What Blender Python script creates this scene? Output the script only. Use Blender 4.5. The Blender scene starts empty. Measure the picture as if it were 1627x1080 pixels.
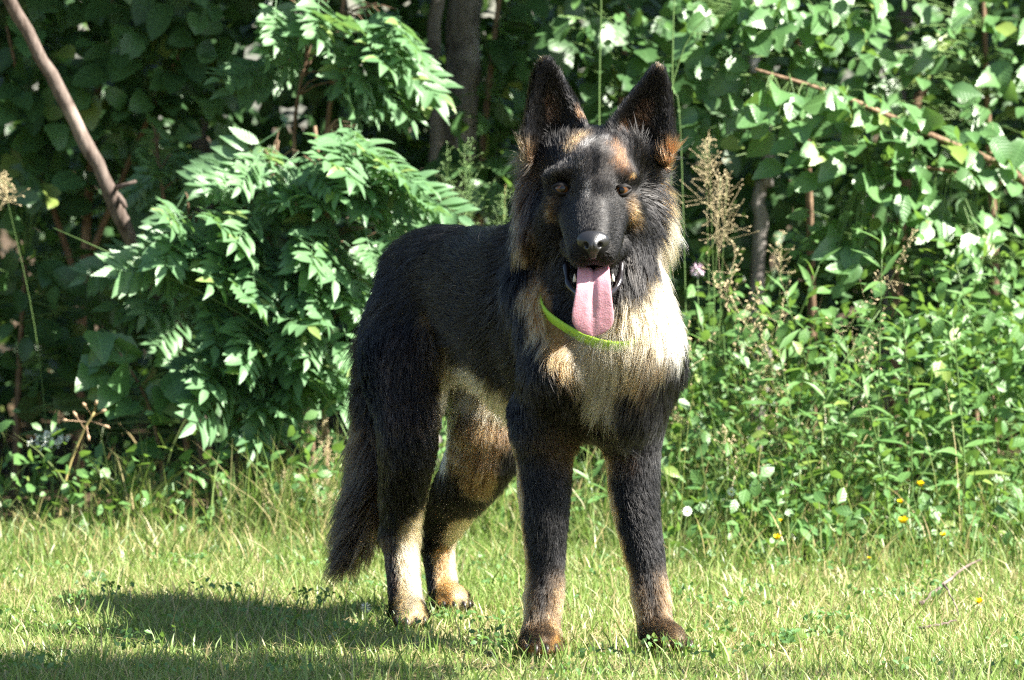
import bpy, math, random
import numpy as np
from mathutils import Vector, Matrix
from mathutils.kdtree import KDTree

scene = bpy.context.scene
rng = np.random.default_rng(11)
random.seed(11)

# ------------------------------------------------------------------ camera
CAM = np.array((0.0, -8.0, 0.95))
PITCH = math.atan(0.45 / 8.0)
FPX = 8000.0                                  # focal length in photo pixels (1627 wide)
cam_data = bpy.data.cameras.new("camera")
cam_data.sensor_width = 36.0
cam_data.lens = FPX / 1627.0 * 36.0
cam_data.clip_end = 500.0
cam_data.dof.use_dof = True
cam_data.dof.focus_distance = 8.0
cam_data.dof.aperture_fstop = 8.0
cam = bpy.data.objects.new("camera", cam_data)
scene.collection.objects.link(cam)
cam.location = CAM
cam.rotation_euler = (math.pi / 2 - PITCH, 0, 0)
scene.camera = cam

# ------------------------------------------------------------------ sky and sun
SUN_DIR = Vector((0.67, -0.26, 0.70)).normalized()       # from the scene towards the sun
SUN_EL = math.asin(SUN_DIR.z)
world = bpy.data.worlds.new("World")
scene.world = world
world.use_nodes = True
wn = world.node_tree.nodes
wl = world.node_tree.links
sky = wn.new("ShaderNodeTexSky")
sky.sky_type = 'NISHITA'
sky.sun_disc = False
sky.sun_elevation = SUN_EL
sky.sun_rotation = math.atan2(SUN_DIR.x, SUN_DIR.y)
wl.new(sky.outputs[0], wn["Background"].inputs[0])
wn["Background"].inputs[1].default_value = 0.05
sun_data = bpy.data.lights.new("sun", 'SUN')
sun_data.energy = 5.0
sun_data.angle = math.radians(0.5)
sun_data.color = (1.0, 0.95, 0.86)
sun = bpy.data.objects.new("sun", sun_data)
scene.collection.objects.link(sun)
sun.rotation_euler = SUN_DIR.to_track_quat('Z', 'Y').to_euler()

scene.view_settings.view_transform = 'Standard'
scene.view_settings.look = 'None'
scene.view_settings.exposure = 2.35
scene.view_settings.gamma = 1.0
scene.cycles.max_bounces = 8
scene.cycles.transparent_max_bounces = 8
scene.cycles_curves.shape = 'RIBBONS'
scene.cycles.use_denoising = False
scene.cycles.filter_width = 1.3
scene.cycles.sample_clamp_indirect = 4.0

# ------------------------------------------------------------------ helpers
def P(u, v, Y):
    """photo pixel + world depth plane y=Y -> world point"""
    c, s = math.cos(PITCH), math.sin(PITCH)
    a = (u - 813.5) / FPX
    b = -(v - 540.0) / FPX
    d = np.array((a, c + b * s, -s + b * c))
    return CAM + d * ((Y - CAM[1]) / d[1])

def G(u, v):
    """photo pixel -> point on the ground z=0"""
    c, s = math.cos(PITCH), math.sin(PITCH)
    a = (u - 813.5) / FPX
    b = -(v - 540.0) / FPX
    d = np.array((a, c + b * s, -s + b * c))
    return CAM + d * (-CAM[2] / d[2])

def link(o, parent=None):
    scene.collection.objects.link(o)
    if parent is not None:
        o.parent = parent
    return o

def empty(name, loc, label=None, cat=None, group=None):
    o = bpy.data.objects.new(name, None)
    o.empty_display_size = 0.05
    o.location = loc
    link(o)
    tag(o, label, cat, group)
    return o

def tag(o, label=None, cat=None, group=None, kind=None):
    if label: o["label"] = label
    if cat: o["category"] = cat
    if group: o["group"] = group
    if kind: o["kind"] = kind
    return o

def mesh_np(name, verts, faces, mat=None, smooth=True, attrs=None):
    """verts (n,3); faces list of (m,k) int arrays (each array one polygon size)"""
    me = bpy.data.meshes.new(name)
    verts = np.asarray(verts, np.float32)
    me.vertices.add(len(verts))
    me.vertices.foreach_set("co", verts.ravel())
    if not isinstance(faces, (list, tuple)):
        faces = [faces]
    faces = [np.asarray(f, np.int32) for f in faces if len(f)]
    loops = np.concatenate([f.ravel() for f in faces])
    sizes = np.concatenate([np.full(len(f), f.shape[1], np.int32) for f in faces])
    starts = np.concatenate([[0], np.cumsum(sizes)[:-1]]).astype(np.int32)
    me.loops.add(len(loops))
    me.loops.foreach_set("vertex_index", loops)
    me.polygons.add(len(sizes))
    me.polygons.foreach_set("loop_start", starts)
    me.polygons.foreach_set("loop_total", sizes)
    if smooth:
        me.polygons.foreach_set("use_smooth", np.ones(len(sizes), bool))
    me.update(calc_edges=True)
    if attrs:
        for k, val in attrs.items():
            val = np.asarray(val, np.float32)
            if val.shape[1] == 4:
                at = me.attributes.new(k, 'FLOAT_COLOR', 'POINT')
                at.data.foreach_set("color", val.ravel())
            else:
                at = me.attributes.new(k, 'FLOAT_VECTOR', 'POINT')
                at.data.foreach_set("vector", val.ravel())
    if mat: me.materials.append(mat)
    return me

def obj(name, me, parent=None, loc=None):
    o = bpy.data.objects.new(name, me)
    if loc is not None: o.location = loc
    return link(o, parent)

def unit(v):
    v = np.asarray(v, float)
    return v / (np.linalg.norm(v, axis=-1, keepdims=True) + 1e-12)

class NT:
    """small node-tree helper"""
    def __init__(self, name):
        self.m = bpy.data.materials.new(name)
        self.m.use_nodes = True
        self.t = self.m.node_tree
        self.t.nodes.clear()
        self.out = self.n("ShaderNodeOutputMaterial")
    def n(self, typ, **kw):
        nd = self.t.nodes.new(typ)
        for k, v in kw.items():
            setattr(nd, k, v)
        return nd
    def l(self, a, b):
        self.t.links.new(a, b)
    def ramp(self, fac, stops):
        r = self.n("ShaderNodeValToRGB")
        e = r.color_ramp.elements
        while len(e) < len(stops): e.new(0.5)
        for el, (p, c) in zip(e, stops):
            el.position = p
            el.color = (*c, 1) if len(c) == 3 else c
        if fac is not None: self.l(fac, r.inputs[0])
        return r.outputs[0]
    def math(self, op, a, b=None, c=None):
        m = self.n("ShaderNodeMath", operation=op)
        for i, x in enumerate((a, b, c)):
            if x is None: continue
            if isinstance(x, (int, float)): m.inputs[i].default_value = x
            else: self.l(x, m.inputs[i])
        return m.outputs[0]
    def noise(self, scale, detail=3, vec=None, rough=0.5):
        t = self.n("ShaderNodeTexNoise")
        t.inputs["Scale"].default_value = scale
        t.inputs["Detail"].default_value = detail
        t.inputs["Roughness"].default_value = rough
        if vec is not None: self.l(vec, t.inputs["Vector"])
        return t.outputs[0]
    def mix(self, fac, a, b, mode='MIX'):
        m = self.n("ShaderNodeMix", data_type='RGBA', blend_type=mode)
        for i, x in ((0, fac), (6, a), (7, b)):
            if isinstance(x, (int, float)): m.inputs[i].default_value = x
            elif isinstance(x, tuple): m.inputs[i].default_value = (*x, 1)
            else: self.l(x, m.inputs[i])
        return m.outputs[2]
    def bump(self, h, strength=0.3, dist=0.005):
        b = self.n("ShaderNodeBump")
        b.inputs["Strength"].default_value = strength
        b.inputs["Distance"].default_value = dist
        self.l(h, b.inputs["Height"])
        return b.outputs[0]
    def principled(self, color, rough=0.5, spec=0.5, normal=None, **kw):
        p = self.n("ShaderNodeBsdfPrincipled")
        if isinstance(color, tuple): p.inputs["Base Color"].default_value = (*color, 1)
        else: self.l(color, p.inputs["Base Color"])
        if isinstance(rough, (int, float)): p.inputs["Roughness"].default_value = rough
        else: self.l(rough, p.inputs["Roughness"])
        p.inputs["Specular IOR Level"].default_value = spec
        for k, v in kw.items():
            p.inputs[k.replace("_", " ")].default_value = v
        if normal is not None: self.l(normal, p.inputs["Normal"])
        return p.outputs[0]
    def done(self, shader):
        self.l(shader, self.out.inputs[0])
        return self.m

def tube(pts, radii, sides=8, cap=True):
    """swept tube as (verts, faces)"""
    pts = np.asarray(pts, float)
    n = len(pts)
    radii = np.broadcast_to(np.asarray(radii, float), (n,))
    tan = unit(np.gradient(pts, axis=0))
    ref = np.array((0.31, 0.17, 0.93))
    if abs(tan[0] @ ref) > 0.9: ref = np.array((1.0, 0.1, 0.0))
    verts = []
    nrm = unit(np.cross(tan[0], ref))
    ang = np.linspace(0, 2 * math.pi, sides, endpoint=False)
    for i in range(n):
        nrm = unit(nrm - tan[i] * (nrm @ tan[i]))
        bi = np.cross(tan[i], nrm)
        verts.append(pts[i] + radii[i] * (np.cos(ang)[:, None] * nrm + np.sin(ang)[:, None] * bi))
    verts = np.concatenate(verts)
    q = []
    for i in range(n - 1):
        for k in range(sides):
            k2 = (k + 1) % sides
            q.append((i * sides + k, i * sides + k2, (i + 1) * sides + k2, (i + 1) * sides + k))
    tri = []
    if cap:
        a, b = len(verts), len(verts) + 1
        verts = np.concatenate([verts, pts[:1], pts[-1:]])
        for k in range(sides):
            k2 = (k + 1) % sides
            tri.append((a, k2, k))
            tri.append((b, (n - 1) * sides + k, (n - 1) * sides + k2))
    return verts, [np.array(q, np.int32), np.array(tri, np.int32).reshape(-1, 3)]

class Geo:
    """collects pieces into one mesh"""
    def __init__(self):
        self.v, self.q, self.t, self.n = [], [], [], 0
        self.a = []
    def add(self, verts, faces, attr=None):
        if not isinstance(faces, (list, tuple)): faces = [faces]
        for f in faces:
            f = np.asarray(f, np.int32)
            if len(f) == 0: continue
            (self.q if f.shape[1] == 4 else self.t).append(f + self.n)
        self.v.append(np.asarray(verts, float))
        self.a.append(np.zeros((len(verts), 3)) if attr is None else np.broadcast_to(np.asarray(attr, float), (len(verts), 3)))
        self.n += len(verts)
    def mesh(self, name, mat, smooth=True):
        f = []
        if self.q: f.append(np.concatenate(self.q))
        if self.t: f.append(np.concatenate(self.t))
        return mesh_np(name, np.concatenate(self.v), f, mat, smooth, {"lc": np.concatenate(self.a)})

def smooth_path(pts, n):
    """Catmull-Rom through control points"""
    pts = np.asarray(pts, float)
    p = np.concatenate([[2 * pts[0] - pts[1]], pts, [2 * pts[-1] - pts[-2]]])
    out = []
    for t in np.linspace(0, len(pts) - 1, n):
        i = min(int(t), len(pts) - 2)
        f = t - i
        p0, p1, p2, p3 = p[i:i + 4]
        out.append(0.5 * (2 * p1 + (p2 - p0) * f + (2 * p0 - 5 * p1 + 4 * p2 - p3) * f * f + (3 * p1 - p0 - 3 * p2 + p3) * f ** 3))
    return np.array(out)

# =================================================================== ground
def fbm(x, y, seed=0):
    r = np.random.default_rng(seed)
    o = 0
    for k in range(18):
        a = r.uniform(0, 6.28); f = r.uniform(.8, 9); o = o + np.sin((x * math.cos(a) + y * math.sin(a)) * f + r.uniform(0, 6.28)) / f ** .6
    return o / 4
EDGE = 1.78                                   # where the lawn ends and the thicket starts
gm = NT("lawn_soil")
geo = gm.n("ShaderNodeNewGeometry")
pos = geo.outputs["Position"]
n1 = gm.noise(3.0, 5, pos); n2 = gm.noise(60, 4, pos); n3 = gm.noise(260, 3, pos)
lawn_c = gm.mix(n2, (.055, .075, .022), (.16, .13, .062))
lawn_c = gm.mix(gm.ramp(n1, ((.45, (0, 0, 0)), (.7, (1, 1, 1)))), lawn_c, (.20, .155, .08))
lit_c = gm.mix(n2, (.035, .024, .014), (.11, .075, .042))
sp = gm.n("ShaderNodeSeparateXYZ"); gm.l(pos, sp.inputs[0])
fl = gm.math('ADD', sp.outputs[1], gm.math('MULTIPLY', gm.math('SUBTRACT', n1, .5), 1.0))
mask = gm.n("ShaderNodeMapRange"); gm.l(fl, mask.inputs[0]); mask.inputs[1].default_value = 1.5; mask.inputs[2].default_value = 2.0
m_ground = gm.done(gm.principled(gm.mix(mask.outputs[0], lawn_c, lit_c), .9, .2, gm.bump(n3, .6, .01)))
xs = np.concatenate([[-60, -30, -14], np.linspace(-6, 6, 97), [14, 30, 60]]); ys = np.concatenate([[-60, -30, -14], np.linspace(-6, 8, 113), [14, 30, 60]])
XX, YY = np.meshgrid(xs, ys, indexing='ij')
def ground_z(x, y):
    return .012 * fbm(np.asarray(x, float) * 1.2, np.asarray(y, float) * 1.2, 5) * np.clip((np.abs(y - .25) - .45) * 2, 0, 1) - .006
ZZ = ground_z(XX, YY)
nx_, ny_ = XX.shape
ii, jj = np.meshgrid(np.arange(nx_ - 1), np.arange(ny_ - 1), indexing='ij')
gq = np.stack([ii * ny_ + jj, (ii + 1) * ny_ + jj, (ii + 1) * ny_ + jj + 1, ii * ny_ + jj + 1], -1).reshape(-1, 4)
tag(obj("ground", mesh_np("ground", np.stack([XX, YY, ZZ], -1).reshape(-1, 3), gq, m_ground)), kind="structure")

# ---- grass blades
def blade_mesh(name, base, h, w, lean, curl, rnd, dry, mat, segs=2):
    """base (n,3); lean (n,2) horizontal offset of the tip; one tapered strip each"""
    n = len(base)
    az = rng.uniform(0, 2 * math.pi, n)
    sd = np.stack([np.cos(az), np.sin(az), np.zeros(n)], 1)
    lev = np.linspace(0, 1, segs + 1)
    vs = []
    at_ = []
    for i, t in enumerate(lev):
        c = base + np.stack([lean[:, 0] * t ** curl, lean[:, 1] * t ** curl, h * (t - .25 * t * t * np.clip(np.linalg.norm(lean, axis=1) / h, 0, 1.5))], 1)
        at = np.stack([np.full(n, t), rnd, dry], 1)
        if i < segs:
            ww = w * (1 - .55 * t)
            vs += [c - sd * ww[:, None] * .5, c + sd * ww[:, None] * .5]; at_ += [at, at]
        else:
            vs.append(c); at_.append(at)
    k = 2 * segs + 1
    Vv = np.stack(vs, 1).reshape(-1, 3); Aa = np.stack(at_, 1).reshape(-1, 3)
    o = np.arange(n) * k
    q = np.concatenate([np.stack([o + 2 * i, o + 2 * i + 1, o + 2 * i + 3, o + 2 * i + 2], 1) for i in range(segs - 1)])
    t = np.stack([o + 2 * segs - 2, o + 2 * segs - 1, o + 2 * segs], 1)
    return mesh_np(name, Vv, [q, t], mat, True, {"lc": Aa})

def grass_mat(name, green0, green1, dry0, dry1, trans=.35):
    g = NT(name)
    a = g.n("ShaderNodeAttribute", attribute_name="lc")
    s = g.n("ShaderNodeSeparateXYZ"); g.l(a.outputs["Vector"], s.inputs[0])
    gc = g.mix(s.outputs[1], green0, green1)
    dc = g.mix(s.outputs[1], dry0, dry1)
    c = g.mix(s.outputs[2], gc, dc)
    p = g.principled(c, .42, .45)
    tr = g.n("ShaderNodeBsdfTranslucent"); g.l(g.mix(.5, c, (.25, .44, .05)), tr.inputs[0])
    mx = g.n("ShaderNodeMixShader"); mx.inputs[0].default_value = trans
    g.l(p, mx.inputs[1]); g.l(tr.outputs[0], mx.inputs[2])
    return g.done(mx.outputs[0])
m_grass = grass_mat("lawn_grass", (.085, .18, .032), (.22, .33, .08), (.34, .25, .12), (.60, .50, .30))
m_tall = grass_mat("tall_grass", (.055, .13, .03), (.15, .24, .06), (.28, .21, .09), (.50, .40, .21))

def lawn(N, x0, x1, y0, y1, hmul=1.0):
    x = rng.uniform(x0, x1, N); y = rng.uniform(y0, y1, N)
    f = fbm(x * 1.6, y * 1.6, 3)
    edge = np.clip((y - .9) / .9, 0, 1)
    h = (.015 + .023 * rng.random(N) ** 1.5 + .016 * np.clip(f, -1, 1)) * (1 + .5 * edge * rng.random(N)) * hmul
    tallp = rng.random(N) < .05
    h[tallp] *= rng.uniform(1.4, 2.1, tallp.sum())
    h = np.clip(h, .010, .13)
    w = rng.uniform(.0014, .0034, N) * (1 + .3 * tallp)
    la = rng.uniform(0, 6.28, N); lm = h * rng.uniform(.15, 1.05, N)
    lean = np.stack([np.cos(la) * lm, np.sin(la) * lm], 1)
    dry_amt = np.clip(.12 + .42 * fbm(x * 1.1 + 4, y * 1.1, 9) + .34 * np.exp(-((y - .9) / .55) ** 2) + .12 * np.exp(-((x - .75) / .4) ** 2), .05, .9)
    dry = np.where(rng.random(N) < dry_amt * .85, rng.uniform(.6, 1, N), rng.uniform(0, .25, N))
    b = np.stack([x, y, ground_z(x, y) - .004], 1)
    # blades press flat under the paws
    for (u, v) in ((859, 1030), (1060, 1030), (650, 990), (714, 965)):
        c = G(u, v)
        d = np.hypot(x - c[0], y - c[1])
        h = np.where(d < .05, h * .75, h)
    return b, h, w, lean, rng.random(N), dry
b, h, w, lean, rnd, dry = lawn(150000, -1.25, 1.25, -.55, 2.0)
tag(obj("lawn_grass", blade_mesh("lawn_grass", b, h, w, lean, 1.8, rnd, dry, m_grass)), "short sunlit lawn grass under the dog, partly dry", "grass", kind="stuff")
N = 5200
x = rng.uniform(-1.25, 1.25, N); y = rng.uniform(-.5, 1.7, N)
h = rng.uniform(.03, .06, N); la = rng.uniform(0, 6.28, N); lm = h * rng.uniform(.1, .7, N)
tag(obj("lawn_tufts", blade_mesh("lawn_tufts", np.stack([x, y, ground_z(x, y) - .004], 1), h, rng.uniform(.0025, .0045, N), np.stack([np.cos(la) * lm, np.sin(la) * lm], 1), 1.8, rng.random(N), np.where(rng.random(N) < .2, .9, .1), m_grass, 3)), "coarser blades standing above the mown lawn", "grass", kind="stuff")
q_ = []
for (u, v) in ((859, 1035), (1065, 1035), (650, 995), (714, 968)):
    c = G(u, v); n_ = 260
    a_ = rng.uniform(0, 6.28, n_); r_ = rng.uniform(.03, .085, n_)
    q_.append(np.stack([c[0] + r_ * np.cos(a_), c[1] + r_ * np.sin(a_) - .02, np.full(n_, -.008)], 1))
q_ = np.concatenate(q_); N = len(q_); h = rng.uniform(.025, .055, N); la = rng.uniform(0, 6.28, N); lm = h * rng.uniform(.1, .8, N)
tag(obj("paw_grass", blade_mesh("paw_grass", q_, h, rng.uniform(.002, .0036, N), np.stack([np.cos(la) * lm, np.sin(la) * lm], 1), 1.8, rng.random(N), np.where(rng.random(N) < .25, .9, .1), m_grass, 3)), "lawn blades standing round the dog's paws", "grass", kind="stuff")
parts_ = [lawn(26000, -4, -1.25, -1.5, 2.0), lawn(26000, 1.25, 4, -1.5, 2.0), lawn(22000, -1.25, 1.25, -2.2, -.55)]
b, h, w, lean, rnd, dry = [np.concatenate([p[i] for p in parts_]) for i in range(6)]
tag(obj("lawn_verge", blade_mesh("lawn_verge", b, h, w * 1.5, lean, 1.8, rnd, dry, m_grass)), "short lawn grass at the outer edges of the lawn", "grass", kind="stuff")
# dry thatch lying on the soil
N = 16000
x = rng.uniform(-1.6, 1.6, N); y = rng.uniform(-.55, 2.1, N)
la = rng.uniform(0, 6.28, N); lm = rng.uniform(.02, .06, N)
b = np.stack([x, y, ground_z(x, y) + rng.uniform(.002, .014, N)], 1)
tag(obj("thatch", blade_mesh("thatch", b, rng.uniform(.003, .014, N), rng.uniform(.001, .0024, N), np.stack([np.cos(la) * lm, np.sin(la) * lm], 1), 1.0, rng.random(N), rng.uniform(.7, 1, N), m_grass)), "straw coloured dead grass lying between the lawn blades", "grass", kind="stuff")

# ---- long grass along the edge of the lawn
def long_grass(N, ufun, yr, hr, dryp, wid=(.002, .0045)):
    y = rng.uniform(*yr, N); u = ufun(N)
    x = (u - 813.5) * (8 + y) / 8000
    h = rng.uniform(*hr, N) * rng.uniform(.5, 1, N)
    la = rng.uniform(0, 6.28, N); lm = h * rng.uniform(.05, .8, N)
    dry = np.where(rng.random(N) < dryp, rng.uniform(.5, 1, N), rng.uniform(0, .3, N))
    return np.stack([x, y, ground_z(x, y) - .004], 1), h, rng.uniform(*wid, N), np.stack([np.cos(la) * lm, np.sin(la) * lm - .03 * h], 1), rng.random(N), dry
def U(a, b): return lambda n: rng.uniform(a, b, n)
def NRM(m, s): return lambda n: rng.normal(m, s, n)
sets = [long_grass(3600, U(-300, 620), (1.3, 2.0), (.05, .13), .4), long_grass(420, U(-300, 560), (1.8, 2.5), (.12, .30), .25),
        long_grass(4600, U(780, 1950), (1.2, 2.1), (.05, .15), .3), long_grass(1500, U(1030, 1950), (1.45, 2.3), (.12, .40), .16),
        long_grass(240, U(1040, 1300), (1.8, 2.3), (.3, .65), .3, (.002, .004)), long_grass(700, NRM(450, 60), (1.6, 2.1), (.12, .30), .3),
        long_grass(260, NRM(215, 22), (1.75, 1.95), (.14, .27), .25), long_grass(1600, U(600, 1060), (1.5, 2.2), (.08, .3), .2),
        long_grass(1600, U(-900, -300), (1.6, 2.6), (.1, .4), .25), long_grass(1600, U(1950, 2600), (1.6, 2.6), (.1, .5), .25)]
b, h, w, lean, rnd, dry = [np.concatenate([p[i] for p in sets]) for i in range(6)]
tag(obj("long_grass", blade_mesh("long_grass", b, h, w, lean, 2.2, rnd, dry, m_tall, 5)), "long unmown grass along the foot of the thicket", "grass", kind="stuff")

# =================================================================== the dog
# ---- implicit-surface modelling: smooth union of limbs, then surface nets
class SDF:
    def __init__(self, lo, hi, h):
        self.lo = np.array(lo, float); self.h = h
        self.n = np.ceil((np.array(hi) - self.lo) / h).astype(int) + 1
        self.D = np.full(tuple(self.n), 1.0, np.float32)
        self.prims = []
    def box(self, lo, hi):
        a = np.clip(np.floor((lo - self.lo) / self.h).astype(int), 0, self.n - 1)
        b = np.clip(np.ceil((hi - self.lo) / self.h).astype(int) + 1, 1, self.n)
        ax = [self.lo[i] + self.h * np.arange(a[i], b[i]) for i in range(3)]
        X, Y, Z = np.meshgrid(*ax, indexing='ij')
        return tuple(slice(a[i], b[i]) for i in range(3)), np.stack([X, Y, Z], -1)
    def union(self, sl, d, k):
        o = self.D[sl]
        hh = np.clip(0.5 + 0.5 * (o - d) / k, 0, 1)
        self.D[sl] = o * (1 - hh) + d * hh - k * hh * (1 - hh)
    def cut(self, sl, d, k):
        o = self.D[sl]; d = -d
        hh = np.clip(0.5 - 0.5 * (o - d) / k, 0, 1)
        self.D[sl] = o * (1 - hh) + d * hh + k * hh * (1 - hh)
    def rc(self, a, b, ra, rb, k=0.02, fur=(0.02, 0.3), flow=None, cut=False):
        a = np.asarray(a, float); b = np.asarray(b, float)
        m = max(ra, rb) + 2.2 * k + 0.03
        sl, p = self.box(np.minimum(a, b) - m, np.maximum(a, b) + m)
        ab = b - a
        t = np.clip(((p - a) @ ab) / max(ab @ ab, 1e-9), 0, 1)
        d = np.linalg.norm(p - a - t[..., None] * ab, axis=-1) - (ra + (rb - ra) * t)
        (self.cut if cut else self.union)(sl, d.astype(np.float32), k)
        if not cut:
            self.prims.append((a, b, ra, rb, fur, unit(flow) if flow is not None else unit(ab)))
    def ell(self, c, rad, axes=None, k=0.02, fur=(0.02, 0.3), flow=(0, 0, -1), cut=False):
        c = np.asarray(c, float); rad = np.asarray(rad, float)
        R = np.eye(3) if axes is None else np.array([unit(x) for x in axes])
        m = rad.max() + 2.2 * k + 0.03
        sl, p = self.box(c - m, c + m)
        q = (p - c) @ R.T
        k0 = np.linalg.norm(q / rad, axis=-1)
        k1 = np.linalg.norm(q / rad ** 2, axis=-1)
        d = np.where(k0 < 1e-6, -rad.min(), k0 * (k0 - 1) / np.maximum(k1, 1e-9))
        (self.cut if cut else self.union)(sl, d.astype(np.float32), k)
        if not cut:
            i = int(np.argmax(rad)); half = max(rad[i] - np.sort(rad)[1], 0)
            e = R[i] * half
            self.prims.append((c - e, c + e, np.sort(rad)[1], np.sort(rad)[1], fur, unit(flow)))
    def surface(self):
        D = self.D
        nx, ny, nz = D.shape
        s = D < 0
        cells = np.zeros((nx - 1, ny - 1, nz - 1), np.int8)
        for dx in (0, 1):
            for dy in (0, 1):
                for dz in (0, 1):
                    cells += s[dx:nx - 1 + dx, dy:ny - 1 + dy, dz:nz - 1 + dz]
        act = (cells > 0) & (cells < 8)
        idx = np.argwhere(act)
        vid = np.full(act.shape, -1, np.int32)
        vid[act] = np.arange(len(idx))
        acc = np.zeros((len(idx), 3)); cnt = np.zeros(len(idx))
        corners = [(i, j, k) for i in (0, 1) for j in (0, 1) for k in (0, 1)]
        for c0 in corners:
            for ax in range(3):
                if c0[ax]: continue
                c1 = list(c0); c1[ax] = 1
                d0 = D[tuple((idx + c0).T)]; d1 = D[tuple((idx + c1).T)]
                m = (d0 < 0) != (d1 < 0)
                t = d0[m] / (d0[m] - d1[m])
                pos = np.repeat(np.array([c0], float), m.sum(), 0)
                pos[:, ax] += t
                acc[m] += pos; cnt[m] += 1
        V = self.lo + self.h * (idx + acc / cnt[:, None])
        quads = []
        for ax in range(3):
            sh = [slice(1, None) if i != ax else slice(None) for i in range(3)]
            a = s[tuple(slice(1, n - 1) if i != ax else slice(0, n - 1) for i, n in enumerate(D.shape))]
            b = s[tuple(slice(1, n - 1) if i != ax else slice(1, n) for i, n in enumerate(D.shape))]
            e = np.argwhere(a != b)
            if not len(e): continue
            flip = a[tuple(e.T)]
            o1, o2 = [i for i in range(3) if i != ax]
            base = e.copy(); base[:, o1] += 1; base[:, o2] += 1
            def cell(d1, d2):
                q = base.copy(); q[:, o1] += d1; q[:, o2] += d2
                return vid[tuple(q.T)]
            f = np.stack([cell(-1, -1), cell(0, -1), cell(0, 0), cell(-1, 0)], 1)
            if ax == 1: flip = ~flip
            f[~flip] = f[~flip][:, ::-1]
            quads.append(f)
        return V, np.concatenate(quads)
    def sample(self, p):
        g = np.clip((p - self.lo) / self.h, 0, self.n - 1.001)
        i = g.astype(int); f = g - i
        r = 0
        for c in [(a, b, d) for a in (0, 1) for b in (0, 1) for d in (0, 1)]:
            w = np.prod(np.where(np.array(c), f, 1 - f), axis=-1)
            r = r + w * self.D[i[..., 0] + c[0], i[..., 1] + c[1], i[..., 2] + c[2]]
        return r
    def hit(self, u, v, back=False):
        """where the line of sight through a photo pixel meets the modelled surface"""
        ys = np.arange(-0.45, 0.9, 0.004)
        pts = np.array([P(u, v, y) for y in ys])
        d = self.sample(pts)
        w = np.argwhere(d < 0)
        i = int(w[0, 0]) if len(w) else int(np.argmin(d))
        return pts[i]

HX, HY = 0.52, -0.855                       # heading of the trunk
OX, OY = 0.135, 0.03
def B(a, s, z):
    """trunk frame: a metres forward, s to the dog's own left, z up"""
    return np.array((OX + HX * a - HY * s, OY + HY * a + HX * s, z))
HEAD_AX = (np.array((HX, HY, 0)), np.array((-HY, HX, 0)), np.array((0, 0, 1)))
BACK = np.array((-HX, -HY, -0.35))

S = SDF((-0.42, -0.36, -0.02), (0.42, 0.86, 1.02), 0.004)
# trunk
fb = (0.034, 0.16)
S.ell(B(-.03, 0, .50), (.17, .100, .150), HEAD_AX, .03, fb, BACK)
S.ell(B(-.20, 0, .535), (.21, .100, .135), HEAD_AX, .04, fb, BACK)
S.ell(B(-.37, 0, .568), (.17, .085, .095), HEAD_AX, .04, fb, BACK)
S.ell(B(-.50, 0, .572), (.115, .083, .088), HEAD_AX, .04, fb, BACK + np.array((0, 0, -.3)))
S.rc(B(-.03, 0, .61), B(-.20, 0, .622), .060, .05, .03, fb, BACK)
# belly tuck
S.rc(B(-.20, 0, .43), B(-.42, 0, .485), .06, .045, .04, (.05, .25), (-.2, .1, -1))
# shoulders and chest
for s, w in ((-1, -.085), (1, .060)):
    S.rc(B(-.05, w * .8, .58), B(.04, w, .46), .058, .058, .03, fb, (0, 0, -1))
    S.rc(B(.04, w, .46), B(-.01, w * 1.02, .37), .056, .050, .03, (.022, .2), (0, 0, -1))
S.rc(B(.085, 0, .50), B(.06, 0, .42), .075, .07, .035, (.05, .3), (.1, -.2, -1))
S.rc(B(.02, 0, .42), B(-.12, 0, .40), .065, .06, .03, (.04, .2), (0, 0, -1))
# neck and ruff
S.rc(B(-.07, 0, .60), P(944, 300, .02), .085, .078, .04, (.045, .25), BACK + np.array((0, 0, -.4)))
S.rc(P(945, 350, .0), B(.07, 0, .52), .084, .080, .04, (.042, .22), (0.02, -.1, -1))
# fore legs
def limb(pts, radii, k, fur, flow=None):
    pts = smooth_path(pts, 4 * len(pts) - 3)
    radii = np.interp(np.linspace(0, 1, len(pts)), np.linspace(0, 1, len(radii)), radii)
    m = radii.max() + 2.2 * k + .03
    sl, p = S.box(pts.min(0) - m, pts.max(0) + m)
    D = np.full(p.shape[:-1], 1.0)
    for i in range(len(pts) - 1):
        a, b = pts[i], pts[i + 1]
        ab = b - a
        t = np.clip(((p - a) @ ab) / max(ab @ ab, 1e-9), 0, 1)
        D = np.minimum(D, np.linalg.norm(p - a - t[..., None] * ab, axis=-1) - (radii[i] + (radii[i + 1] - radii[i]) * t))
        S.prims.append((a, b, radii[i], radii[i + 1], fur, unit(flow) if flow is not None else unit(ab)))
    S.union(sl, D.astype(np.float32), k)
limb([B(-.02, -.088, .38), P(866, 800, .0), P(866, 905, .0), P(865, 945, -.005), P(861, 995, -.025)], (.046, .036, .0265, .0285, .0245), .03, (.015, .26))
limb([B(.0, .066, .38), P(1010, 800, .06), P(1028, 905, .05), P(1033, 945, .04), P(1041, 995, .015)], (.046, .036, .0265, .0285, .0245), .03, (.015, .26))
def paw(c, d, w=.026, fl=.009):
    """c ankle-side centre near the ground, d unit toe direction"""
    d = unit((d[0], d[1], 0)); l = np.array((-d[1], d[0], 0))
    up = np.array((0, 0, 1))
    S.ell(c + d * .012 + up * .0, (.040, w, .022), (d, l, up), .022, (fl, .2), d)
    for k, (f, sd) in enumerate(((.034, -.0225), (.050, -.0085), (.050, .0085), (.034, .0225))):
        q = c + d * f + l * sd
        q[2] = .016
        S.rc(q - d * .016 + up * .006, q + d * .004, .0120, .0110, .003, (fl, .15), d)
        claws.append((q + d * .014 + np.array((0, 0, .001)), d))
claws = []
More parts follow.
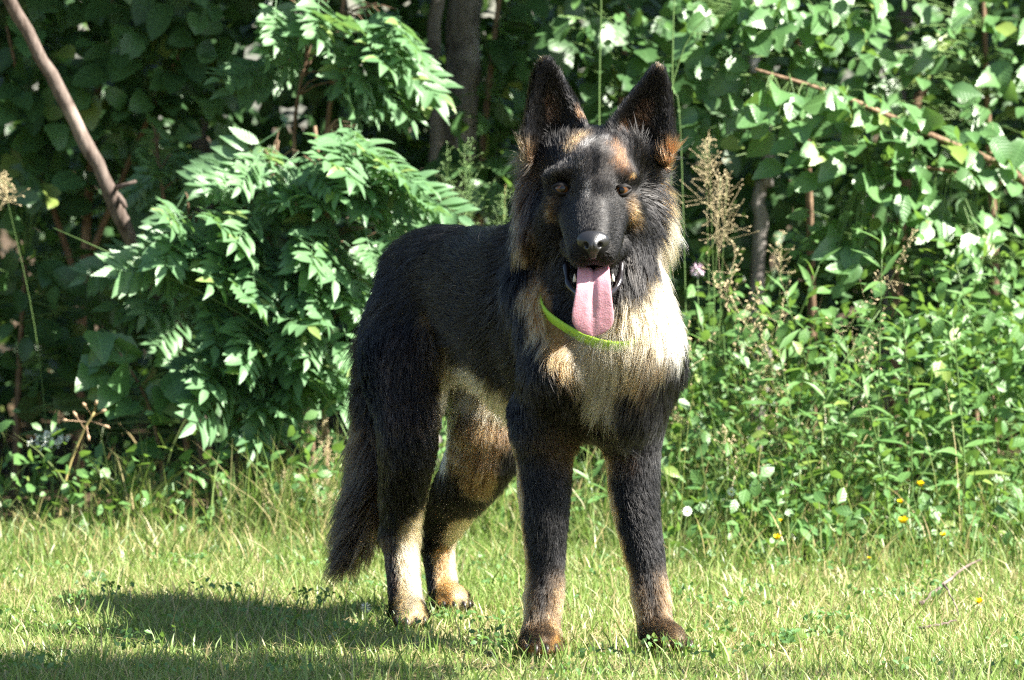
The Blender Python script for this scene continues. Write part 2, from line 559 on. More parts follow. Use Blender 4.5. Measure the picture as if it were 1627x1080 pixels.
c = P(859, 1018, -.03); c[2] = .028; paw(c, (.02, -1))
c = P(1050, 1016, .0); c[2] = .028; paw(c, (.55, -.83))
# hind legs
th = (.03, .18)
S.ell(B(-.50, -.068, .46), (.090, .055, .125), HEAD_AX, .03, th, (0, 0.1, -1))
S.ell(B(-.50, .075, .45), (.105, .055, .125), HEAD_AX, .03, th, (0, 0.1, -1))
limb([B(-.48, -.075, .44), P(648, 690, .36), P(640, 790, .40), P(636, 848, .42)], (.066, .046, .034, .028), .035, (.024, .2))
limb([P(636, 848, .42), P(641, 915, .40), P(645, 960, .375)], (.029, .025, .025), .015, (.012, .2))
limb([B(-.46, .085, .43), P(770, 715, .45), P(722, 795, .57), P(694, 848, .65)], (.075, .058, .040, .029), .025, (.024, .2))
limb([P(694, 848, .65), P(700, 905, .645), P(705, 942, .63)], (.029, .025, .025), .015, (.012, .2))
c = P(648, 980, .35); c[2] = .027; paw(c, (.12, -1), .029)
c = P(712, 955, .60); c[2] = .027; paw(c, (.3, -.95), .029)
# tail
limb([B(-.57, -.0, .57), P(606, 560, .62), P(602, 670, .63), P(592, 765, .60), P(568, 838, .57), P(548, 880, .55)], (.036, .028, .030, .030, .022, .008), .02, (.072, .24))

# ---- head
S.ell(P(944, 266, -.02), (.070, .082, .063), None, .02, (.014, .18), (0, .5, .6))
S.rc(P(944, 275, -.075), P(944, 305, -.095), .047, .042, .02, (.009, .15), (0, .4, 1))
for s, u, v in ((-1, 893, 300), (1, 988, 302)):
    S.rc(P(u + s * -4, v - 20, -.088), P(u + s * 10, v - 14, -.073), .018, .018, .018, (.012, .2), (s * .2, .4, 1))
    S.rc(P(u + s * -2, v + 30, -.075), P(u + s * 13, v + 62, -.035), .031, .033, .02, (.014, .2), (s * .7, .4, -.6))
    # cheek ruff
    S.rc(P(944 + s * 62, 268, .01), P(944 + s * 74, 372, .015), .042, .045, .025, (.042, .38), (s * .75, .1, -.75))
# muzzle
S.rc(P(943, 322, -.095), P(943, 384, -.190), .040, .027, .015, (.006, .12), (0, .7, .6))
for s in (-1, 1):
    S.rc(P(943 + s * 24, 350, -.11), P(943 + s * 18, 400, -.177), .0285, .0215, .012, (.006, .15), (s * .5, .6, -.5))
    S.rc(P(943 + s * 34, 392, -.09), P(943 + s * 23, 412, -.148), .018, .013, .010, (.007, .15), (s * .3, .6, -.6))
# lower jaw
S.rc(P(943, 415, -.02), P(943, 462, -.105), .042, .030, .012, (.010, .15), (0, .6, -.6))
S.rc(P(943, 462, -.105), P(943, 468, -.135), .028, .018, .01, (.007, .15), (0, .6, -.6))
# mouth cavity
S.rc(P(943, 428, -.075), P(943, 440, -.17), .021, .020, .006, cut=True)
# eye sockets
EYES = [(P(893, 300, -.1035), -1), (P(988, 302, -.1035), 1)]
for c, s in EYES:
    S.ell(c + np.array((0, -.008, 0)), (.0135, .012, .0105), None, .004, cut=True)

# ears: an outline with a cupped sheet of cartilage
def poly_sdf(px, pz, poly):
    n = len(poly)
    d = np.full(px.shape, 1e9); inside = np.zeros(px.shape, bool)
    for i in range(n):
        ax_, az_ = poly[i]; bx_, bz_ = poly[(i + 1) % n]
        ex, ez = bx_ - ax_, bz_ - az_
        wx, wz = px - ax_, pz - az_
        t = np.clip((wx * ex + wz * ez) / (ex * ex + ez * ez), 0, 1)
        d = np.minimum(d, (wx - ex * t) ** 2 + (wz - ez * t) ** 2)
        cond = ((az_ > pz) != (bz_ > pz)) & (px < (bx_ - ax_) * (pz - az_) / (bz_ - az_ + 1e-12) + ax_)
        inside ^= cond
    d = np.sqrt(d)
    return np.where(inside, -d, d)
EAR_Y = -.012
ear_axes = []
for outline, b0, tip, s in (
    ([(834, 262), (832, 215), (838, 165), (846, 122), (858, 97), (867, 91), (878, 100), (895, 126), (916, 160), (934, 198), (930, 240)], (884, 240), (866, 90), -1),
    ([(1062, 268), (1071, 232), (1071, 185), (1066, 140), (1056, 112), (1046, 102), (1036, 108), (1018, 130), (992, 162), (963, 200), (964, 240)], (1016, 245), (1046, 101), 1)):
    poly = [tuple(P(u, v, EAR_Y)[[0, 2]]) for u, v in outline]
    pts = np.array(poly)
    lo = np.array((pts[:, 0].min() - .03, EAR_Y - .06, pts[:, 1].min() - .03))
    hi = np.array((pts[:, 0].max() + .03, EAR_Y + .06, pts[:, 1].max() + .03))
    sl, p = S.box(lo, hi)
    d2 = poly_sdf(p[..., 0], p[..., 2], poly) + .006
    a0 = P(*b0, EAR_Y)[[0, 2]]; a1 = P(*tip, EAR_Y)[[0, 2]]
    ax2 = (a1 - a0) / np.linalg.norm(a1 - a0)
    rx, rz = p[..., 0] - a0[0], p[..., 2] - a0[1]
    t = rx * ax2[0] + rz * ax2[1]
    w = rx * ax2[1] - rz * ax2[0]
    # edges come forward, the middle is set back: a cup, deeper low down
    depth = np.clip(1 - t / .15, 0.15, 1)
    yc = EAR_Y + .024 * depth - 22.0 * depth * (np.minimum(np.abs(w), .05) ** 2) + .02 * np.clip(t / .15, 0, 1)
    dy = np.abs(p[..., 1] - yc) - (.005 + .002 * depth)
    d = np.maximum(d2, dy)
    rnd = np.sqrt(np.maximum(d2, 0) ** 2 + np.maximum(dy, 0) ** 2)
    d = np.where((d2 > 0) & (dy > 0), rnd, d) - .0045
    S.union(sl, d.astype(np.float32), .010)
    A = P(*b0, EAR_Y + .01); T = P(*tip, EAR_Y + .02)
    ear_axes.append((A, T))
    S.prims.append((A, T, .035, .008, (.012, .38), unit(T - A)))

V, Q = S.surface()
# light smoothing of the voxel surface
def laplace(V, Q, it, lam):
    e = np.concatenate([Q[:, [0, 1]], Q[:, [1, 2]], Q[:, [2, 3]], Q[:, [3, 0]]])
    e = np.concatenate([e, e[:, ::-1]])
    cnt = np.bincount(e[:, 0], minlength=len(V))[:, None]
    for _ in range(it):
        acc = np.stack([np.bincount(e[:, 0], weights=V[e[:, 1], i], minlength=len(V)) for i in range(3)], 1)
        V = V + lam * (acc / np.maximum(cnt, 1) - V)
    return V
V = laplace(V, Q, 3, 0.5)

def grad_n(p, e=0.004):
    g = np.stack([S.sample(p + np.eye(3)[i] * e) - S.sample(p - np.eye(3)[i] * e) for i in range(3)], -1)
    return unit(g)

# ---- groom: length, lift and flow from the limbs near each point
def groom(p):
    W = 0; L = 0; LI = 0; F = 0
    for a, b, ra, rb, fur, fl in S.prims:
        ab = b - a
        t = np.clip(((p - a) @ ab) / max(ab @ ab, 1e-9), 0, 1)
        d = np.abs(np.linalg.norm(p - a - t[:, None] * ab, axis=1) - (ra + (rb - ra) * t))
        w = np.exp(-d / .008) + 1e-12
        W = W + w; L = L + w * fur[0]; LI = LI + w * fur[1]; F = F + w[:, None] * fl
    return L / W, LI / W, unit(F)

# ---- coat colours: pigment patches on the surface, some with painted sunlight
K_ = (.0032, .0030, .0032); C_ = (.34, .27, .165); T_ = (.36, .215, .09); R_ = (.30, .125, .035)
G_ = (.11, .106, .102); D_ = (.055, .038, .022); W_ = (.33, .285, .21); GB = (.022, .020, .019)
PATCH = []
def patch(uv0, uv1, r, col, op=1.0, soft=0.5):
    a = S.hit(*uv0); b = S.hit(*(uv1 or uv0))
    PATCH.append((a, b, r / 1000.0, np.array(col), op, soft))
def patch3(a, b, r, col, op=1.0, soft=0.5):
    PATCH.append((np.asarray(a, float), np.asarray(b, float), r / 1000.0, np.array(col), op, soft))
def path(uvs, r, col, op=1.0, soft=0.5):
    for a_, b_ in zip(uvs[:-1], uvs[1:]): patch(a_, b_, r, col, op, soft)
B2 = (.125, .080, .044); E_ = (.022, .014, .010); RD = (.115, .055, .024); TD = (.30, .18, .075)
# trunk underside and rear: belly cream lightened to imitate sunlight on it
patch3(B(-.24, -.04, .365), B(-.42, -.03, .415), 68, (.60, .51, .36), .95, .8); patch((775, 665), (735, 645), 30, (.60, .51, .36), .9, .8); path([(655, 540), (660, 620), (668, 690)], 42, K_, .9, .6); patch((790, 690), (740, 690), 40, B2, .9)
path([(716, 610), (715, 660), (710, 715)], 26, (.66, .58, .44), .95); patch((775, 640), None, 36, C_, .7, .8)
patch((690, 520), (700, 560), 30, D_, .6); patch((640, 560), (650, 640), 50, E_, .5)
path([(570, 610), (580, 660), (585, 700)], 18, TD, .35)
# tail
path([(598, 700), (590, 760), (560, 850)], 60, D_, .55)
# hind legs
path([(690, 720), (680, 770), (668, 815)], 9, C_, .6)
path([(655, 825), (652, 870), (650, 920), (650, 960), (650, 990)], 26, (.40, .31, .18), .9, .8); path([(618, 850), (618, 900), (624, 950)], 15, E_, .9)
path([(650, 870), (655, 920), (652, 960)], 14, W_, .7)
patch((740, 720), (770, 760), 44, B2, .8); patch((760, 690), (735, 730), 30, TD, .5); path([(808, 720), (795, 765), (750, 805)], 16, K_, .9)  # far inner thigh: tan browned down, its shade painted into the colour
path([(700, 800), (685, 850), (680, 900)], 22, K_, .95); path([(735, 825), (724, 865), (721, 905), (722, 940), (722, 968)], 20, C_, .9, .8); path([(703, 870), (705, 910), (708, 950)], 15, TD, .8)
# chest and throat: bib painted paler on its lit right, darker on its shaded left
patch((1062, 430), (1066, 510), 42, W_, 1, .7); patch((1030, 475), (965, 560), 50, C_, 1, .8)
patch((848, 455), (864, 520), 30, TD, .9, .8); patch((880, 540), (900, 570), 32, TD, .9, .9); patch((930, 565), (945, 585), 32, C_, .95, .9); patch((850, 560), (862, 610), 26, K_, .9, .9); patch((962, 610), (955, 640), 26, W_, .85, .9)
patch((1005, 560), (1015, 590), 22, TD, .5, .9); patch((920, 570), (930, 600), 14, D_, .35, 1); patch((970, 560), (985, 590), 12, D_, .35, 1); patch((1030, 530), (1050, 560), 14, TD, .4, 1)
patch((892, 425), (905, 480), 28, K_, 1); patch((1000, 390), (1002, 438), 28, K_, 1); patch((1008, 425), None, 20, GB, .9)
patch((905, 725), (880, 700), 34, E_, .8, .8); patch((908, 722), None, 18, B2, .5, .9); patch((985, 720), None, 28, E_, .8); patch((955, 740), (950, 770), 14, B2, .6)
# fore legs: tan behind and inside, black down the front
patch3(P(858, 1025, -.06), P(858, 1015, -.03), 48, (.11, .078, .048), .7, .9); path([(888, 985), (886, 1015), (872, 1035)], 12, TD, .7, .9); patch((845, 1035), None, 14, TD, .6, .9)
patch3(P(1060, 1015, 0), P(1085, 1022, -.03), 52, (.11, .078, .048), .7, .9); path([(1085, 1035), (1104, 1038)], 14, T_, .7, .9); patch((1050, 1035), None, 13, TD, .6, .9)
# head
path([(826, 240), (826, 300), (834, 380)], 18, B2, .7, .9); path([(850, 270), (855, 330), (860, 400)], 24, E_, .7)  # left ruff: tan painted darker to carry its shadow
path([(1062, 245), (1064, 280)], 18, RD, .85, .9); path([(1064, 290), (1062, 340), (1058, 400)], 28, C_, .95); path([(1050, 285), (1052, 320)], 14, T_, .7)
patch((944, 240), None, 60, GB, .8); path([(905, 240), (918, 218)], 16, TD, .5, .9); path([(978, 234), (988, 262)], 19, RD, .6, 1.3)
patch((992, 215), None, 14, RD, .7, .9); patch((918, 208), None, 12, TD, .5, .9); patch((1012, 240), None, 16, G_, .2, .9)
path([(983, 281), (998, 284)], 6, TD, .8); path([(902, 283), (888, 284)], 6, TD, .5)
path([(1000, 328), (1010, 345)], 15, TD, .5, .9); path([(888, 320), (883, 336)], 11, TD, .45, .9); path([(1018, 300), (1020, 350)], 26, G_, .2, 1.0)  # last stroke: grey hairs, partly painted sheen on the right cheek
path([(944, 210), (944, 240), (944, 280)], 7, K_, .95); patch((933, 228), None, 12, G_, .7, .9); patch((957, 222), None, 10, G_, .7, .9)
path([(943, 330), (943, 385)], 42, K_, .8); path([(928, 318), (932, 298)], 10, G_, .5, .9); path([(960, 325), (958, 365)], 10, G_, .3, .9)  # grey strokes on the bridge: painted highlight mixed with grey hair
path([(943, 420), (943, 470)], 48, K_, .95)
path([(868, 300), (876, 400)], 22, K_, .85); path([(1030, 345), (1028, 410)], 22, K_, .8)
# ears
path([(866, 110), (905, 160)], 30, K_, .8); path([(850, 130), (845, 210)], 26, K_, .8)
path([(1046, 120), (1010, 165)], 30, K_, .8); path([(1062, 150), (1066, 215)], 20, K_, .7)
path([(878, 165), (880, 195)], 15, E_, .8); path([(1028, 175), (1020, 205)], 15, E_, .8); patch((882, 178), None, 7, B2, .4); patch((1024, 188), None, 7, B2, .4)
path([(920, 168), (928, 190)], 7, RD, .6, .9); patch((866, 92), None, 10, D_, .6); patch((1046, 104), None, 14, D_, .9)

_nz = rng.normal(size=(24, 3)); _ph = rng.uniform(0, 6.28, 24); _fr = rng.uniform(25, 110, 24)
def wob(p):
    r = 0
    for k in range(24):
        r = r + np.sin(p @ unit(_nz[k]) * _fr[k] + _ph[k])
    return r / 24 ** .5
def sstep(x): 
    x = np.clip(x, 0, 1); return x * x * (3 - 2 * x)
def coat(p, n, dither=None):
    q = p + 0.006 * np.stack([wob(p), wob(p + .37), wob(p + .71)], 1)
    col = np.repeat(np.array(K_)[None], len(p), 0)
    for a, b, r, c, op, soft in PATCH:
        ab = b - a
        t = np.clip(((q - a) @ ab) / max(ab @ ab, 1e-9), 0, 1)
        d = np.linalg.norm(q - a - t[:, None] * ab, axis=1) / r
        w = op * np.clip((1 + soft * .6 - d) / (soft * 1.2), 0, 1)[:, None]
        w = w * w * (3 - 2 * w)
        if dither is not None:
            w = .35 * w + .65 * (w > dither[:, None])
        col = col * (1 - w) + c * w
    # pale hair up the back of the fore legs, pale front of the hind pasterns
    bk_ = np.array((-.55, .83, 0)); nb = n @ bk_ + .16 * wob(p * 1.7)
    fore = (p[:, 1] < .19) * sstep((.40 - p[:, 2]) / .10) * sstep((p[:, 2] - .03) / .05)
    inner = np.abs(n[:, 0]) * sstep((.16 - p[:, 2]) / .08) * .7
    w = (fore * np.clip(sstep((nb + .05) / .55) + inner, 0, 1) * .85)[:, None]
    if dither is not None: w = .35 * w + .65 * (w > dither[:, None])
    return col * (1 - w) + np.array(T_) * w

# ---- body mesh
skin = NT("dog_skin")
at = skin.n("ShaderNodeAttribute", attribute_name="coat")
m_skin = skin.done(skin.principled(at.outputs[0], 0.7, 0.2))
cV = coat(V, grad_n(V))
mouth_c = P(943, 432, -.12)
inm = (np.linalg.norm((V - mouth_c) / np.array((.03, .06, .024)), axis=1) < 1.0)
cV[inm] = (.10, .02, .022)
dog = empty("dog", (float(OX), float(OY + .25), 0), "black and tan long-haired shepherd dog standing on the lawn, tongue out, ears pricked", "dog")
inv = np.array(dog.location)
body = obj("body", mesh_np("body", V - inv, Q, m_skin, True, {"coat": np.concatenate([cV * .8, np.ones((len(V), 1))], 1)}), dog)
body["label"] = "black, tan and cream body with four legs and hanging bushy tail"

# ---- collar ring centre line (fur parts around it)
col_c = P(943, 440, .015)
COLLAR = []
cu = np.array((1.0, 0, 0)); cf = unit(np.array((0, -.80, -.60)))
for a in np.linspace(0, 2 * math.pi, 73)[:-1]:
    d = cu * math.cos(a) + cf * math.sin(a)
    r = 0.05
    while r < .2 and S.sample((col_c + d * r)[None])[0] < 0.0: r += .002
    r = min(r + .004, .084 / max(abs(math.cos(a)), .05))
    COLLAR.append(col_c + d * r)
COLLAR = np.array(COLLAR)
for _ in range(6):
    COLLAR = .5 * COLLAR + .25 * (np.roll(COLLAR, 1, 0) + np.roll(COLLAR, -1, 0))

# ---- fur strands
def strands(N):
    tri = np.concatenate([Q[:, [0, 1, 2]], Q[:, [0, 2, 3]]])
    A, Bq, Cq = V[tri[:, 0]], V[tri[:, 1]], V[tri[:, 2]]
    area = .5 * np.linalg.norm(np.cross(Bq - A, Cq - A), axis=1)
    cen = (A + Bq + Cq) / 3
    L0, _, _ = groom(cen)
    dens = area * np.clip(.022 / L0, .6, 3.2)
    # the far side of the dog needs no fewer hairs, the face a little more
    pr = np.cumsum(dens); pr /= pr[-1]
    k = np.searchsorted(pr, rng.random(N))
    r1 = np.sqrt(rng.random(N)); r2 = rng.random(N)
    p = A[k] * (1 - r1)[:, None] + Bq[k] * (r1 * (1 - r2))[:, None] + Cq[k] * (r1 * r2)[:, None]
    keep = np.ones(N, bool)
    keep &= np.linalg.norm((p - mouth_c) / np.array((.028, .06, .022)), axis=1) > 1.0
    for c, s in EYES:
        keep &= np.linalg.norm((p - (c + np.array((0, -.006, 0)))) / np.array((.0140, .03, .0098)), axis=1) > 1.0
    keep &= np.linalg.norm((p - NOSE_C) / np.array((.026, .022, .020)), axis=1) > 1.0
    keep &= p[:, 2] > .012
    p = p[keep]
    n = grad_n(p)
    L, lift, F = groom(p)
    # local length edits
    for a, b, r, mul in LEN:
        ab = b - a
        t = np.clip(((p - a) @ ab) / max(ab @ ab, 1e-9), 0, 1)
        d = np.linalg.norm(p - a - t[:, None] * ab, axis=1) / r
        w = np.clip(1.4 - d, 0, 1)
        L = L * (1 + (mul - 1) * w)
    kd = KDTree(len(COLLAR))
    for i, c in enumerate(COLLAR): kd.insert(c, i)
    kd.balance()
    near = np.linalg.norm(p - col_c, axis=1) < .22
    dc = np.full(len(p), 1.0)
    dc[near] = [kd.find(q)[2] for q in p[near]]
    above = ((p - col_c) @ unit(np.array((0, -.6, .8))) > -.004) & (p[:, 0] < P(928, 500, 0)[0]) & (p[:, 0] > P(866, 500, 0)[0])
    f = np.where(above, np.clip(dc / .05, .2, 1), np.where((p[:, 0] < P(928, 500, 0)[0]) & (p[:, 0] > P(872, 500, 0)[0]), np.clip(dc / .02, .3, 1), 1.0))
    L = L * f
    L = L * rng.uniform(.6, 1.15, len(p)) * np.where(rng.random(len(p)) < .06, 1.35, 1) * (1 + .16 * wob(p * .9 + 3.3))
    tang = unit(F - n * np.sum(F * n, 1, keepdims=True))
    side = np.cross(n, tang)
    # slow swirl plus single-hair disorder
    ang = .42 * wob(p * .6) + rng.normal(0, .15, len(p))
    tang = tang * np.cos(ang)[:, None] + side * np.sin(ang)[:, None]
    lf = np.clip(lift + rng.normal(0, .07, len(p)) + .06 * wob(p * .8 + 1.7), .03, 1.2)
    d0 = unit(tang * np.cos(lf + .25)[:, None] + n * np.sin(lf + .25)[:, None])
    d1 = unit(tang * np.cos(lf * .5)[:, None] + n * np.sin(lf * .5)[:, None] + np.array((0, 0, -.25)) * np.clip(L / .05, 0, 1.3)[:, None])
    T = np.linspace(0, 1, 5)
    pts = p[:, None] + L[:, None, None] * ((T - .5 * T ** 2)[None, :, None] * d0[:, None] + (.5 * T ** 2)[None, :, None] * d1[:, None] * 1.1)
    # clumping
    ng = max(1, len(p) // 36)
    gi = rng.choice(len(p), ng, replace=False)
    kd = KDTree(ng)
    for i, g in enumerate(gi): kd.insert(p[g], i)
    kd.balance()
    own = np.array([kd.find(q)[1] for q in p])
    g = gi[own]
    gp = p[g][:, None] + (pts[g] - p[g][:, None]) * (L / np.maximum(L[g], 1e-4))[:, None, None]
    cl = (np.clip(L / .03, .25, 1) * rng.uniform(.2, .9, len(p)))[:, None, None] * (T ** 1.5)[None, :, None]
    pts = pts * (1 - cl) + gp * cl
    pts[..., 2] = np.maximum(pts[..., 2], .003)
    col = coat(p, n, np.clip(.55 * rng.random(len(p)) + .45 * rng.random(len(p))[g], .03, .97)) * rng.lognormal(-.05, .42, (len(p), 1)) * (1 + .16 * wob(p[g] * 3.1)[:, None])
    grey = rng.random(len(p)) < .035
    col[grey] = col[grey] * .6 + np.array((.06, .05, .04)) * rng.uniform(.2, 1, (grey.sum(), 1))
    tip = np.clip(L / .03, .5, 1.3)
    r0 = .00026 + .00015 * tip
    rad = r0[:, None] * np.array((1, 1, .85, .6, .12))[None]
    return pts, rad, np.clip(col, .002, .9)

NOSE_C = P(942, 386, -.205)
LEN = [(P(1062, 245, -.02), P(1064, 275, -.01), .022, 1.5), (P(832, 245, -.02), P(830, 275, -.01), .022, 1.3), (P(830, 930, .03), P(838, 960, .03), .03, 1.9), (P(975, 760, .1), P(990, 870, .1), .03, 1.7),
       (P(822, 760, .04), P(826, 860, .04), .03, 1.4),
       (P(880, 200, -.04), P(885, 240, -.04), .03, 2.2), (P(1020, 205, -.04), P(1015, 240, -.04), .03, 2.2)]
pts, rad, colr = strands(360000)
hc = bpy.data.hair_curves.new("fur")
hc.add_curves([5] * len(pts))
hc.attributes["position"].data.foreach_set("vector", (pts - inv).astype(np.float32).ravel()) if "position" in hc.attributes else hc.position_data.foreach_set("vector", (pts - inv).astype(np.float32).ravel())
ra = hc.attributes.get("radius") or hc.attributes.new("radius", 'FLOAT', 'POINT')
ra.data.foreach_set("value", rad.astype(np.float32).ravel())
ca = hc.attributes.new("coat", 'FLOAT_COLOR', 'CURVE')
ca.data.foreach_set("color", np.concatenate([colr, np.ones((len(colr), 1))], 1).astype(np.float32).ravel())
fm = NT("dog_fur")
at = fm.n("ShaderNodeAttribute", attribute_name="coat")
hb = fm.n("ShaderNodeBsdfHairPrincipled")
hb.parametrization = 'COLOR'
fm.l(at.outputs[0], hb.inputs["Color"])
hb.inputs["Roughness"].default_value = .32
hb.inputs["Radial Roughness"].default_value = .55
hb.inputs["IOR"].default_value = 1.36
hb.inputs["Random Roughness"].default_value = .25
hc.materials.append(fm.done(hb.outputs[0]))
fur = obj("fur", hc, dog)
fur["label"] = "dense coat of black, tan and cream hair"
fur["kind"] = "stuff"

# ---- nose pad
N2 = SDF(NOSE_C - .045, NOSE_C + .045, .0012)
N2.ell(NOSE_C + np.array((0, .002, .004)), (.0255, .016, .0165), None, .004)
N2.rc(NOSE_C + np.array((0, -.008, -.004)), NOSE_C + np.array((0, -.001, -.019)), .012, .006, .008)
for s in (-1, 1):
    N2.rc(NOSE_C + np.array((s * .0105, -.012, -.003)), NOSE_C + np.array((s * .0135, -.020, -.004)), .0048, .0055, .002, cut=True)
    N2.rc(NOSE_C + np.array((s * .015, -.010, -.006)), NOSE_C + np.array((s * .024, -.006, -.009)), .0022, .0022, .002, cut=True)
N2.rc(NOSE_C + np.array((0, -.0205, .004)), NOSE_C + np.array((0, -.016, -.024)), .0010, .0012, .001, cut=True)
nv, nq = N2.surface()
nv = laplace(nv, nq, 2, .5)
nm = NT("nose_leather")
tc = nm.n("ShaderNodeTexCoord")
vo = nm.n("ShaderNodeTexVoronoi"); vo.inputs["Scale"].default_value = 620; nm.l(tc.outputs["Object"], vo.inputs["Vector"])
m_nose = nm.done(nm.principled((.012, .012, .013), .34, .6, nm.bump(vo.outputs[0], .35, .0008)))
obj("nose", mesh_np("nose", nv - inv, nq, m_nose), dog)

# ---- eyes
em = NT("eye")
tc = em.n("ShaderNodeTexCoord")
sx = em.n("ShaderNodeSeparateXYZ"); em.l(tc.outputs["Object"], sx.inputs[0])
rr = em.math('SQRT', em.math('ADD', em.math('POWER', sx.outputs[0], 2.0), em.math('POWER', sx.outputs[2], 2.0)))
fib = em.noise(900, 2, tc.outputs["Object"])
iris = em.mix(fib, (.030, .012, .004), (.11, .046, .012))
c1 = em.mix(em.math('GREATER_THAN', rr, .0050), (.002, .002, .002), iris)
c2 = em.mix(em.math('GREATER_THAN', rr, .0092), c1, (.03, .018, .014))
m_eye = em.done(em.principled(c2, .06, .4))
lidm = NT("eyelid"); m_lid = lidm.done(lidm.principled((.007, .006, .006), .6, .2))
def sphere(r, nu=24, nv_=14, sc=(1, 1, 1)):
    v = [(0, 0, r)]; 
    for i in range(1, nv_):
        th = math.pi * i / nv_
        for j in range(nu):
            ph = 2 * math.pi * j / nu
            v.append((r * math.sin(th) * math.cos(ph), r * math.sin(th) * math.sin(ph), r * math.cos(th)))
    v.append((0, 0, -r))
    q = []; t = []
    for j in range(nu):
        t.append((0, 1 + j, 1 + (j + 1) % nu))
        b = 1 + (nv_ - 2) * nu
        t.append((len(v) - 1, b + (j + 1) % nu, b + j))
    for i in range(nv_ - 2):
        for j in range(nu):
            a = 1 + i * nu
            q.append((a + j, a + nu + j, a + nu + (j + 1) % nu, a + (j + 1) % nu))
    return np.array(v) * np.array(sc), [np.array(q), np.array(t)]
for c, s in EYES:
    sv, sf = sphere(.0122)
    e = obj("eye", mesh_np("eye", sv, sf, m_eye), dog, c + np.array((0, .0035, 0)) - inv)
    e.rotation_euler = (math.radians(0), 0, math.radians(-3 * s))
    # upper and lower lids: dark skin wrapped over the eyeball
    for e0, e1 in ((27, 80), (-33, -80)):
        lv = []
        for ei in np.linspace(e0, e1, 6):
            for az in np.linspace(-85, 85, 15):
                ee = math.radians(ei * (1 - .0 * abs(az)) - (e0 * .55 * (az / 85) ** 2 if ei == e0 else 0)); aa = math.radians(az)
                lv.append((.0131 * math.sin(aa) * math.cos(ee), -.0131 * math.cos(aa) * math.cos(ee), .0131 * math.sin(ee)))
        lq = np.array([(i * 15 + j, i * 15 + j + 1, (i + 1) * 15 + j + 1, (i + 1) * 15 + j) for i in range(5) for j in range(14)])
        obj("eyelid", mesh_np("eyelid", np.array(lv), lq, m_lid), e)
    # almond eyelid rim
    a = np.linspace(0, 2 * math.pi, 33)[:-1]
    x = .0138 * np.cos(a); z = .0068 * np.sin(a) * (1 - .18 * np.cos(a) ** 2) + s * .12 * x
    y = -.0092 + 46 * x ** 2 + 22 * z ** 2
    ring = np.stack([x, y, z], 1)
    ring = np.concatenate([ring, ring[:2]])
    tv, tf = tube(ring, .0032, 8, False)
    obj("eyelid", mesh_np("eyelid", tv, tf, m_lid), e)

# ---- tongue
tp = smooth_path([P(943, 436, -.085), P(943, 430, -.135), P(943, 434, -.165), P(943, 455, -.178), P(942, 490, -.180), P(942, 518, -.178), P(942, 533, -.176)], 34)
al = np.concatenate([[0], np.cumsum(np.linalg.norm(np.diff(tp, axis=0), axis=1))])
ta = np.concatenate([np.linspace(0, al[-1] - .03, 20, endpoint=False), al[-1] - .03 + .03 * np.sin(np.linspace(0, math.pi / 2, 14))])
tp = np.stack([np.interp(ta, al, tp[:, i]) for i in range(3)], 1); s_ = ta / al[-1]
wid = np.interp(s_, (0, .4, .6, .8, 1), (.022, .024, .027, .0325, .0335)) * np.sqrt(np.clip(1 - (1 - (al[-1] - ta) / .030).clip(0, 1) ** 2, .004, 1))
thk = np.interp(s_, (0, .5, .9, 1), (.008, .0065, .005, .0025))
tan = unit(np.gradient(tp, axis=0))
lat = np.array((1.0, 0, 0))
verts = []
ns = 48
for i in range(34):
    nn = unit(np.cross(lat, tan[i]))          # towards the top face of the tongue
    for j in range(ns):
        a = 2 * math.pi * j / ns
        cx, cy = math.cos(a), math.sin(a)
        gro = -.0050 * math.exp(-(cx / .16) ** 2) * (1 - .8 * max(0, (s_[i] - .6) / .4)) * (1 if cy < 0 else 0) * min(1, s_[i] * 3) * (1 - max(0, s_[i] - .9) * 8)
        bend = .008 * cx * cx * math.sin(s_[i] * 3)
        verts.append(tp[i] + lat * (cx * wid[i]) - nn * (cy * thk[i] + gro * cy - bend) * -1)
verts = np.array(verts)
q = np.array([(i * ns + j, i * ns + (j + 1) % ns, (i + 1) * ns + (j + 1) % ns, (i + 1) * ns + j) for i in range(33) for j in range(ns)])
tcap = np.array([(33 * ns, 33 * ns + j, 33 * ns + j + 1) for j in range(1, ns - 1)])
tm = NT("tongue_flesh")
tc = tm.n("ShaderNodeTexCoord")
b1 = tm.noise(420, 3, tc.outputs["Object"])
b2 = tm.noise(60, 3, tc.outputs["Object"])
m_ton = tm.done(tm.principled(tm.mix(b2, (.42, .19, .23), (.54, .30, .34)), .26, .6, tm.bump(tm.math('ADD', b1, tm.math('MULTIPLY', b2, 2.0)), .35, .0018), Subsurface_Weight=.25, Subsurface_Scale=.006))
obj("tongue", mesh_np("tongue", verts - inv, [q, tcap], m_ton), dog)["label"] = "long pink tongue hanging from the open mouth"

# ---- dark lip rim round the lower jaw
lm = NT("lip"); m_lip = lm.done(lm.principled((.010, .008, .009), .25, .5))
lp = smooth_path([P(900, 418, -.085), P(901, 440, -.105), P(908, 458, -.125), P(925, 470, -.148), P(943, 474, -.154), P(961, 470, -.148), P(979, 457, -.125), P(986, 438, -.105), P(987, 416, -.085)], 40)
tv, tf = tube(lp, .0052 + .0012 * np.sin(np.linspace(0, 40, 40)), 9)
obj("lip", mesh_np("lip", tv - inv, tf, m_lip), dog)
